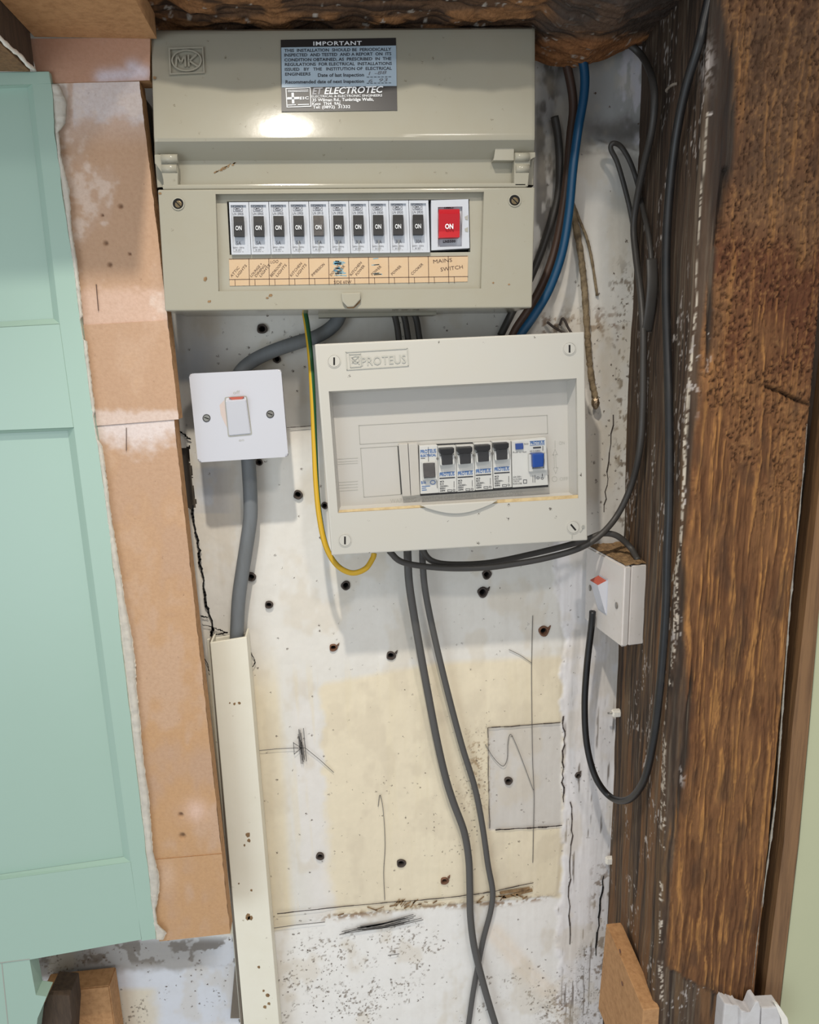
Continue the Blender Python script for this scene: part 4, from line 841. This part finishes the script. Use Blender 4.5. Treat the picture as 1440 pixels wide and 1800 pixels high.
# clear window, lip, badge, screws
bm = nb(); e = .4; prism(bm, [(p[0]+(1.5 if k in (0, 3) else -1.5), p[1]+(1.5 if k < 2 else -1.5)) for k, p in enumerate(PI)], plane(YF, -.0016), .0010); cl = obj('clear_window', bm, 'clear', pr)
bm = nb(); prism(bm, [(596,897),(740,888),(870,879),(1016,870),(1016,875.5),(595,901)], plane(YF, -.0014), .0012); obj('yellowed_seam', bm, 'amber', pr)
bm = nb(); top = [(738,888.5),(876,880)]; arc_ = [(876-138*k/16, 880+8.5*k/16+18*math.sin(math.pi*k/16)) for k in range(1, 16)]; prism(bm, [top[0], top[1]]+arc_, plane(YF, .0025), .0035, bevel=.0012); obj('finger_lip', bm, 'pro', pr)
bm = nb(); Sx_ = plane(YF, .0007); outline(bm, [(608,619),(716,612.5),(718,643),(610,650)], Sx_, 1.5, .0007); outline(bm, [(614,623),(634,622),(635,644),(616,645.5)], Sx_, 1.1, .0007)
text(bm, 'PROTEUS', 636, 643, 714, 638, 15, Sx_, bold=-.0); ellring(bm, 625, 632, 7, 7, 1.5, Sx_, .0007, 12); line(bm, [(618,628),(632,640)], Sx_, 1.3, .0007); line(bm, [(631,626),(619,638)], Sx_, 1.3, .0007); obj('badge', bm, 'emboss_pro', pr)
for cx, cy, a in ((587.5,635,90),(1001.5,613,90),(606.5,950,90),(1008,927,50)):
    bm = nb(); ellring(bm, cx, cy, 12, 12, 1.3, plane(YF, .0005), .0006, 26); prism(bm, circ(cx, cy, 10.3, 24), plane(YF, .0008), .001, bevel=.0003); sc_ = obj('cover_screw', bm, 'pro', pr)
    bm = nb(); c_, s_ = math.cos(math.radians(a)), math.sin(math.radians(a)); line(bm, [(cx-6*c_, cy-6*s_), (cx+6*c_, cy+6*s_)], plane(YF, .001), 3, .0002); obj('slot', bm, 'void', sc_)
bm = nb(); line(bm, [(1020,935),(1024,930),(1027,925)], Sx_, 1.2, .0006); ellring(bm, 1025.5, 926, 3, 3, 1, Sx_, .0006, 12); line(bm, [(1006,941),(1006,946)], Sx_, 1.2, .0006); obj('key_mark', bm, 'emboss_pro', pr)

# ================================================================== COOKER SWITCH (left)
sw = thing('wall_switch', at(425, 808, 0), 'square white wall switch with large rocker, left of the tilted fuse board', 'switch')
def sq(g): return [(332+g, 657+g), (494-g, 649+g), (507-g, 803-g), (348+g, 813-g)]
YS = -.055
def rounded(q, r=5, n=4):
    out = []
    for i in range(4):
        p = np.array(q[i], float); a = np.array(q[i-1], float); b = np.array(q[(i+1) % 4], float); da = (a-p)/np.linalg.norm(a-p); db = (b-p)/np.linalg.norm(b-p)
        for k in range(n+1):
            t = k/n; out.append(tuple(p+da*r*(1-t)**2+db*r*t**2))
    return out
bm = nb(); prism(bm, rounded(sq(0), 6), plane(YS), .010, bevel=.0022, seg=4); obj('faceplate', bm, 'white', sw)
bm = nb(); prism(bm, rounded(sq(7), 5), plane(YS+.010), .045); obj('back_box', bm, 'white2', sw)
RQ = [(395.5,699),(433,696.5),(442,763),(402,767)]
bm = nb(); ring(bm, rounded([(394.5,698),(434,695.5),(443.5,764.5),(401,768.5)], 4), rounded([(396.3,699.7),(432.3,697.3),(441.6,762.7),(402.7,766.6)], 4), plane(YS, .0003), .0012); obj('rocker_gap', bm, 'engrave', sw)
bm = nb(); Q = [(396.5,705),(432.5,702.5),(441,762.5),(402.5,766.3)]; f = [bm.verts.new(V(at(*p, YS-k))) for p, k in zip(Q, (.0065, .0065, .0010, .0010))]; t2 = [bm.verts.new(V(at(*p, YS-.0002))) for p in ((397,699),(432.5,697))]
b = [bm.verts.new((x.co.x, YS+.001, x.co.z)) for x in (t2[0], t2[1], f[2], f[3])]
bm.faces.new(f); bm.faces.new((t2[0], t2[1], f[1], f[0])); bm.faces.new((t2[1], b[1], b[2], f[2], f[1])); bm.faces.new((t2[0], f[0], f[3], b[3], b[0])); bm.faces.new((t2[0], b[0], b[1], t2[1])); bm.faces.new((f[3], f[2], b[2], b[3]))
bmesh.ops.bevel(bm, geom=[e for e in bm.edges], offset=.0007, segments=2, affect='EDGES'); rk = obj('rocker', bm, 'white', sw)
bm = nb(); prism(bm, [(402,698.6),(429,697),(426,701.5),(418,704),(408,703)], plane(YS, .0052), .003); obj('on_indicator', bm, 'red_dull', sw, 'faded red indicator band')
for cx, cy in ((363,735),(475,728)):
    bm = nb(); prism(bm, circ(cx, cy, 6.2), plane(YS, .0003), .001, bevel=.0003); s = obj('plate_screw', bm, 'steel', sw); bm = nb(); ellring(bm, cx, cy, 6.8, 6.8, 1.1, plane(YS, .0005), .0006); line(bm, [(cx-3.8, cy-1.5), (cx+3.8, cy+1.5)], plane(YS, .0005), 1.6); obj('slot', bm, 'void', s)
bm = nb(); text(bm, 'off', 410, 693, 422, 692, 6, plane(YS, .0002)); text(bm, 'on', 420, 776, 429, 775.3, 4.5, plane(YS, .0002)); obj('moulded_lettering', bm, 'emboss_pro', sw)
bm = nb(); prism(bm, [(386,712),(394.5,703),(398,736),(399.5,752),(394,742),(388,728)], plane(YS, .0001), .0001); obj('scorch_stain', bm, 'stain', sw)

# ================================================================== ISOLATOR on the post reveal (right)
iso = thing('isolator_switch', at(1100, 1138, -.05), 'boxy white isolator switch turned sideways on the old post, dusty on top', 'switch')
YN = -.092; nr = at(1095, 1065, YN); xn = nr[0]; ang = math.radians(7)
zt_, zb_2 = at(1095, 996, YN)[2], at(1095, 1138, YN)[2]; dw = .082; dd = xn+.0
def ibox(a0, a1, d0, d1, z0, z1, bevel, bm):
    """a along the plate (towards the wall), d behind the plate face (towards the post)"""
    P = []
    for z in (z0, z1):
        for a, d in ((a0, d0), (a1, d0), (a1, d1), (a0, d1)):
            P.append(bm.verts.new((xn-a*math.sin(ang)+d*math.cos(ang), YN+a*math.cos(ang)+d*math.sin(ang), z)))
    F = [bm.faces.new(P[:4]), bm.faces.new(P[4:])]+[bm.faces.new((P[i], P[(i+1) % 4], P[4+(i+1) % 4], P[4+i])) for i in range(4)]
    if bevel: bmesh.ops.bevel(bm, geom=list({e for f in F for e in f.edges}), offset=bevel, segments=3, affect='EDGES')
bm = nb(); ibox(0, dw, 0, .0085, zb_2, zt_, .0018, bm); obj('faceplate', bm, 'white2', iso)
bm = nb(); ibox(.001, dw-.001, .0088, .041, zb_2+.0005, zt_-.0005, .0010, bm); obj('back_box', bm, 'white2', iso)
bm = nb(); ibox(dw/2-.010, dw/2+.010, -.0004, .003, (zt_+zb_2)/2-.020, (zt_+zb_2)/2+.020, .0004, bm); obj('rocker_surround', bm, 'white', iso)
bm = nb(); zc_ = (zt_+zb_2)/2; P = []
for a in (dw/2-.0085, dw/2+.0085):
    P.append([bm.verts.new((xn-a*math.sin(ang)+d*math.cos(ang), YN+a*math.cos(ang)+d*math.sin(ang), z)) for d, z in ((0, zc_-.018), (-.001, zc_-.018), (-.011, zc_+.014), (-.001, zc_+.018), (0, zc_+.018))])
bm.faces.new(P[0]); bm.faces.new(P[1][::-1])
for k in range(5): bm.faces.new((P[0][k], P[0][(k+1) % 5], P[1][(k+1) % 5], P[1][k]))
obj('rocker', bm, 'white', iso)
bm = nb(); P = []
for a in (dw/2-.0084, dw/2+.0084):
    P.append([bm.verts.new((xn-a*math.sin(ang)+d*math.cos(ang), YN+a*math.cos(ang)+d*math.sin(ang), z)) for d, z in ((-.0110, zc_+.0148), (-.0016, zc_+.0186), (-.001, zc_+.0176), (-.0106, zc_+.0136))])
bm.faces.new(P[0]); bm.faces.new(P[1][::-1])
for k in range(4): bm.faces.new((P[0][k], P[0][(k+1) % 4], P[1][(k+1) % 4], P[1][k]))
obj('on_indicator', bm, 'red_dull', iso, 'red indicator band')
for a in (.012, dw-.012):
    bm = nb(); c = Vector((xn-a*math.sin(ang)-.0003, YN+a*math.cos(ang), zc_-.002)); bmesh.ops.create_cone(bm, cap_ends=True, segments=18, radius1=.0034, radius2=.0032, depth=.0012, matrix=Matrix.Translation(c) @ Matrix.Rotation(-ang, 4, 'Z') @ Matrix.Rotation(math.pi/2, 4, 'Y')); obj('plate_screw', bm, 'steel', iso)
# dusty top: lumpy thin layer
bm = nb(); na, nd_ = 26, 14; G = [[bm.verts.new((xn-a*math.sin(ang)+d*math.cos(ang), YN+a*math.cos(ang)+d*math.sin(ang), zt_+.0002+.0016*random.random())) for d in np.linspace(.0015, .0405, nd_)] for a in np.linspace(.001, dw-.001, na)]
for i in range(na-1):
    for j in range(nd_-1): bm.faces.new((G[i][j], G[i+1][j], G[i+1][j+1], G[i][j+1]))
obj('dust_layer', bm, 'dust', iso)

# ================================================================== TRUNKING
tk = thing('cable_trunking', at(430, 1790, 0), 'long cream plastic trunking running down below the white square switch', 'trunking')
YT = -.030
bm = nb(); A4 = [(369.5,1130),(433.5,1119.5),(496,1860),(434,1862)]
P = [V(at(*p, YT)) for p in A4]; xl, xr = P[0].x, P[1].x
def wallp(bm, a, b, bt, at_, y0, y1): pass
prism(bm, A4, plane(YT), .002, bevel=.0008); prism(bm, [(369.5,1130),(373,1129.6),(437.5,1862),(434,1862)], plane(YT, -.002), .024); prism(bm, [(430,1120.3),(433.5,1119.5),(496,1860),(492.5,1860)], plane(YT, -.002), .024); obj('lid', bm, 'trunk', tk)
bm = nb(); prism(bm, [(364,1125),(436,1113),(499,1862),(428,1864)], plane(-.0055), .0035); obj('base', bm, 'trunk', tk)
bm = nb(); prism(bm, [(368,1126),(372,1126),(432,1860),(428,1860)], plane(-.012), .008); obj('base_wall', bm, 'batten', tk)
bm = nb()
for x, y, r in ((404,1236,1.6),(412,1237,2.2),(421,1236,2.4),(436,1467,4),(438,1478,3),(430,1486,2),(442,1565,2),(420,1553,1.6),(455,1700,2.5),(436,1612,5),(440,1614,4),(470,1750,3.5),(473,1764,3),(466,1770,3),(463,1742,2)):
    prism(bm, [(x+r*(1+random.uniform(-.35, .35))*math.cos(a), y+r*(1+random.uniform(-.35, .35))*math.sin(a)) for a in np.linspace(0, 2*math.pi, 8)[:-1]], plane(YT, .0002), .0003)
obj('dirt_marks', bm, 'dust', tk)

# ================================================================== CABLES
cable('cable', [(604,535,-.012),(590,568,-.014),(560,590,-.015),(520,603,-.016),(480,617,-.017),(445,634,-.018),(424,652,-.020),(414,672,-.022)], .0066, 'fat_cable', 'thick grey cable curving from the upper fuse board down behind the square white switch', .0055)
cable('cable', [(436,800,-.016),(438,830,-.016),(440,870,-.016),(440,910,-.016),(434,955,-.016),(427,1000,-.016),(420,1050,-.016),(417,1100,-.016),(416,1135,-.016),(418,1180,-.016)], .0072, 'fat_cable', 'thick grey cable running down from the square white switch into the cream trunking', .0058)
cable('earth_cable', [(535,545,-.030),(540,575,-.034),(546,630,-.042),(550,700,-.05),(553,780,-.055),(556,850,-.058),(562,910,-.060),(573,960,-.061),(592,993,-.061),(618,1007,-.060),(642,1000,-.058),(655,982,-.056),(658,972,-.055)], .0028, 'earth', 'green and yellow earth cable looping from the upper board under the lower board')
cable('cable', [(950,60,-.019),(985,85,-.019),(1000,130,-.019),(1008,185,-.019),(1003,240,-.019),(998,300,-.020),(991,360,-.021),(978,430,-.022),(958,490,-.022),(932,540,-.021),(906,580,-.020),(892,615,-.019)], .0042, 'brown_cable', 'brown supply cable curving down behind the right side of the upper fuse board')
cable('cable', [(1016,48,-.034),(1017,78,-.034),(1027,120,-.034),(1027,165,-.034),(1016,230,-.034),(1007,300,-.036),(1000,375,-.038),(988,445,-.040),(966,508,-.040),(940,553,-.038),(918,585,-.036),(905,612,-.034)], .0043, 'blue_cable', 'bright blue supply cable running down beside the brown one, right of the upper board')
cable('cable', [(975,205,-.010),(981,240,-.009),(984,290,-.008),(980,350,-.008),(958,425,-.008),(932,490,-.008),(905,540,-.008),(880,590,-.008)], .0038, 'dark_cable', 'short dark cable half hidden behind the brown supply cable')
cable('cable', [(1075,62,-.030),(1100,73,-.032),(1128,98,-.036),(1146,135,-.038),(1151,175,-.038),(1146,230,-.036),(1132,290,-.034),(1120,350,-.032),(1114,400,-.030),(1118,450,-.030),(1127,520,-.032),(1131,580,-.036),(1131,650,-.040),(1130,720,-.042),(1125,790,-.044),(1111,850,-.048),(1087,903,-.056),(1056,940,-.064),(1018,964,-.066),(960,981,-.060),(900,992,-.054),(850,998,-.050),(790,999,-.048),(735,994,-.046),(703,986,-.046),(684,968,-.046)], .0032, 'dark_cable', 'long grey cable falling beside the post then sweeping left beneath the lower fuse board', .0028, proud=.0055)
cable('cable', [(1122,985,-.062),(1108,962,-.060),(1085,942,-.058),(1060,938,-.056),(1035,947,-.052),(1000,958,-.046),(930,975,-.040),(860,989,-.038),(800,992,-.038),(765,988,-.040),(748,975,-.042),(740,950,-.044)], .0032, 'dark_cable', 'grey cable arching from top of the sideways isolator to underneath the lower fuse board', .0028)
cable('cable', [(1122,465,-.012),(1117,420,-.014),(1108,370,-.016),(1097,325,-.018),(1085,285,-.020),(1074,262,-.022),(1078,252,-.024),(1092,258,-.022),(1108,285,-.020),(1120,320,-.018),(1130,365,-.016),(1140,410,-.014),(1146,470,-.012),(1146,540,-.012)], .0024, 'dark_cable', 'thin dark grey cable doubled back over itself high on the plaster near the post', .002)
cable('cable_sheath', [(1146,455,-.022),(1147,500,-.022),(1143,545,-.022),(1137,583,-.022)], .0052, 'dark_cable', 'flat dark grey offcut of cable sheath hanging beside the post', .0016)
for i, (x0_, x1_, x2_, lbl) in enumerate(((688,696,704,'leftmost'),(704,712,722,'middle'),(722,732,742,'rightmost'))):
    cable('cable', [(x0_, 535, -.020+.004*i), (x1_, 562, -.022+.004*i), (x1_+4, 585, -.024+.004*i), (x2_, 625, -.026+.004*i)], .0031, 'dark_cable', lbl+' of three short grey cables joining the upper board to the lower board', .0026)
cable('cable', [(716,950,-.030),(717,985,-.030),(720,1030,-.028),(731,1100,-.024),(749,1200,-.020),(768,1300,-.018),(783,1365,-.016),(797,1410,-.015),(816,1462,-.014),(824,1510,-.013),(826,1560,-.013),(827,1610,-.013),(833,1660,-.014),(846,1715,-.015),(860,1765,-.015),(880,1830,-.014)], .0042, 'grey_cable', 'thicker grey cable hanging below lower board, on the left until the crossing', .0028)
cable('cable', [(743,950,-.030),(743,985,-.030),(748,1040,-.026),(764,1120,-.022),(788,1220,-.018),(812,1310,-.015),(835,1385,-.013),(848,1450,-.012),(858,1520,-.011),(866,1565,-.010),(863,1600,-.008),(850,1650,-.006),(840,1700,-.0050),(831,1750,-.006),(820,1830,-.009)], .0035, 'grey_cable', 'thinner grey cable hanging below lower board, on the right until the crossing', .0024)
def rv(px, py, off=.0045):                             # just off the post's reveal
    for y in np.linspace(-.17, -.02, 120):
        p = at(px, py, y); xr_ = .2905+(.313-.2905)*(y+.172)/.176
        if p[0] >= xr_-off-.004: return (px, py, float(y))
    return (px, py, -.020)
bp = [(1246,0),(1238,35),(1228,80),(1207,150),(1192,220),(1181,300),(1173,400),(1171,500),(1173,600),(1176,700),(1177,800),(1176,900),(1173,980),(1171,1060),(1166,1140),(1159,1220),(1149,1300),(1133,1370),(1106,1405),(1075,1402),(1048,1368),(1032,1310),(1028,1240),(1032,1170),(1040,1100),(1042,1075)]
bpts = []
for i, p in enumerate(bp):
    q = rv(*p) if i < 19 else (p[0], p[1], [-.062, -.052, -.044, -.040, -.040, -.042, -.044][min(i-19, 6)])
    bpts.append(q)
ys_ = np.array([q[2] for q in bpts]); ys_[:19] = np.minimum(ys_[:19], np.convolve(np.pad(ys_, 2, 'edge'), np.ones(5)/5, 'valid')[:19])
cable('cable', [(q[0], q[1], float(y)) for q, y in zip(bpts, ys_)], .0036, 'black_cable', 'long black cable running down the post and looping up into the isolator', .0036)
cable('old_cable', [(1003,352,-.006),(1010,385,-.007),(1020,440,-.008),(1027,500,-.009),(1031,560,-.010),(1035,620,-.010),(1040,665,-.010),(1047,700,-.011)], .0032, 'rust_cable', 'frayed rust-stained old cable hanging on the plaster right of the lower board', .0028, jit=.35)
cable('old_cable', [(1006,352,-.006),(1018,385,-.006),(1032,420,-.006),(1041,460,-.005),(1050,520,-.005)], .0014, 'rust_cable', 'thin stiff stained wire slanting away from the frayed old cable', jit=.3)
bm = nb(); bmesh.ops.create_icosphere(bm, subdivisions=3, radius=.0052, matrix=Matrix.Translation(V(at(1047,708,-.012))) @ Matrix.Diagonal((.8, .7, 1.3, 1)))
for vv in bm.verts: vv.co += Vector((random.uniform(-1, 1), random.uniform(-1, 1), random.uniform(-1, 1)))*.0005
o = obj('bare_cable_end', bm, 'solder', smooth=True); setp(o, 'shiny lump of bare metal at the foot of the frayed old cable', 'cable end')
for j, pts_ in enumerate(([(962,566),(975,576),(988,583),(1000,588)], [(984,572),(990,560),(1000,578),(1008,590)])):
    bm = nb(); tube(bm, [at(x, y, -.008-.002*(k % 2)) for k, (x, y) in enumerate(pts_)], .0013, n=8); o = obj('wire_end', bm, 'plug', smooth=True); setp(o, ('straighter' if j == 0 else 'kinked')+' short dark wire end poking up behind the top right corner of the lower board', 'wire')

# ================================================================== SMALL FIXINGS
def onrev(u, v):
    for y in np.linspace(-.17, .0, 300):
        p = at(u, v, y); xr_ = .2905+(.313-.2905)*(y+.172)/.176
        if p[0] >= xr_-.002: return V(p)
    return V(at(u, v, 0))
c = onrev(1086, 1253); bm = nb(); boxw(bm, (c.x-.007, c.y-.004, c.z-.004), (c.x+.004, c.y+.004, c.z+.004), .0014); cp = obj('cable_clip', bm, 'caulk'); setp(cp, 'small off-white plastic cable clip pinned to the post edge below the isolator', 'clip')
bm = nb(); tube(bm, [c+Vector((-.012, -.001, .001)), c+Vector((.004, 0, 0))], .0011, n=8, k=2); obj('nail', bm, 'steel', cp)
c = onrev(1073, 1512); bm = nb(); boxw(bm, (c.x-.006, c.y-.003, c.z-.005), (c.x+.004, c.y+.003, c.z+.005), .0014); o = obj('cable_clip', bm, 'caulk'); setp(o, 'grubby broken cable clip on the post edge just above the triangular bracket', 'clip')
c = onrev(1186, 156); bm = nb(); tube(bm, [c+Vector((-.003, .007, 0)), c+Vector((-.005, .004, .0004)), c+Vector((-.005, -.006, .0008)), c+Vector((-.002, -.009, .001))], .0012, n=8, k=4); o = obj('staple', bm, 'batten', smooth=True); setp(o, 'grey staple in the dark post behind the black cable near the top', 'staple')

# ================================================================== TRIANGULAR BRACKET (bottom right)
xr0 = .2945; th = .017
def YZ(u, v): p = atx(u, v, xr0); return (p[1], p[2])
top = YZ(1095, 1628); nose = YZ(1160, 1772); 
prof_ = [(top[0]+.006, top[1]), (top[0], top[1]), nose, (nose[0], nose[1]-.12), (top[0]+.02, nose[1]-.12)]
bm = nb(); a = [bm.verts.new((xr0, y, z)) for y, z in prof_]; b = [bm.verts.new((xr0-th, y, z)) for y, z in prof_]
bm.faces.new(a); bm.faces.new(b[::-1])
for k in range(5): bm.faces.new((a[k], a[(k+1) % 5], b[(k+1) % 5], b[k])).material_index = 1
bmesh.ops.bevel(bm, geom=bm.edges[:], offset=.0008, segments=1, affect='EDGES')
o = obj('shelf_bracket', bm, ['oakply', 'mdf_edge'] if 'oakply' in MT else ['mdf_edge', 'mdf_edge']); setp(o, 'triangular fibreboard bracket fixed to the foot of the post, bottom right', 'bracket')
br_ = o; bm = nb()
for yy, zz in ((.45, .028), (.55, .06)):
    y_ = top[0]*(1-yy)+nose[0]*yy+.008; z_ = nose[1]+.01-zz+.03
    bmesh.ops.create_cone(bm, cap_ends=True, segments=10, radius1=.0022, radius2=.002, depth=.001, matrix=Matrix.Translation((xr0-th-.0002, y_, z_)) @ Matrix.Rotation(math.pi/2, 4, 'Y'))
obj('nail_hole', bm, 'plug_brown', br_)

# ================================================================== RIGHT EDGE: trim, green wall, moulding
YR2 = -.172
bm = nb(); prism(bm, [(1470,600),(1640,600),(1560,1050),(1440,1052),(1422,1280),(1404,1480),(1370,1776),(1364,1870),(1327,1870),(1342,1768),(1378,1480),(1393,1280),(1415,1080),(1441,850)], plane(YR2), .02, bevel=.0008)
o = obj('trim_1', bm, 'oak'); o['kind'] = 'structure'; o['label'] = 'brown timber trim strip right of the old post'
bm = nb(); prism(bm, [(1462,700),(1900,700),(1900,2000),(1350,2000),(1371,1776),(1405,1480),(1423,1280),(1441,1060)], plane(YR2, -.003), .012); o = obj('wall_right', bm, 'green_r'); o['kind'] = 'structure'
bm = nb(); prism(bm, [(1380,500),(1700,500),(1700,2000),(1250,2000)], plane(-.04), .01); o = obj('gap_shade', bm, 'darkwood'); o['kind'] = 'structure'; o['label'] = 'dark board standing in for the shade in the gap beside the post'  # dark sheet added behind the gap in place of its shade
mo = thing('door_moulding', at(1320, 1830, -.19), 'short broken lengths of white painted moulding at the foot of the post', 'moulding')
for q, yy in (([(1274,1764),(1287,1766),(1290,1768),(1300,1768),(1300,1850),(1266,1850)], -.196), ([(1303,1776),(1320,1782),(1328,1762),(1334,1760),(1338,1772),(1334,1850),(1302,1850)], -.200), ([(1339,1772),(1372,1770),(1376,1850),(1336,1850)], -.198)):
    bm = nb(); prism(bm, q, plane(yy), .014, bevel=.0016); obj('moulding_strip', bm, 'whitepaint', mo)
bm = nb(); prism(bm, [(1362,1764),(1370,1768),(1385,1790),(1392,1830),(1380,1830),(1374,1790)], plane(-.1985), .004, bevel=.0006); obj('paint_skin', bm, 'caulk', mo)

# ================================================================== BOTTOM LEFT: block, batten, screw
yk = -.030
bm = nb(); P1 = at(192, 1733, yk); boxw(bm, (-.36, yk, .68), (P1[0], -.0030, P1[2]), .0012); o = obj('timber_block', bm, 'mdf_edge'); setp(o, 'brown fibreboard block under the green cupboard front, bottom left corner', 'block')
bk_ = thing('support_batten', at(100, 1850, -.045), 'dark sawn timber offcut in front of the brown block, bottom left', 'batten')
bm = nb(); prism(bm, [(86,1748),(122,1750),(126,1790),(122,1860),(56,1860),(64,1796)], plane(-.062), .030, bevel=.0015); obj('batten', bm, 'darkwood', bk_)
sr = thing('wood_screw', at(126, 1782, -.031), 'small pale countersunk screw in the brown block, bottom left', 'screw')
bm = nb(); prism(bm, circ(126, 1782, 6.5), plane(-.0315), .001, bevel=.0004); obj('screw_head', bm, 'caulk', sr); bm = nb(); line(bm, [(123,1782),(129,1782)], plane(-.0318), 1.6, .0002); line(bm, [(126,1779),(126,1785)], plane(-.0318), 1.6, .0002); ellring(bm, 126, 1782, 4, 4, 1, plane(-.0318), .0002, 12); obj('cross_slot', bm, 'void', sr)
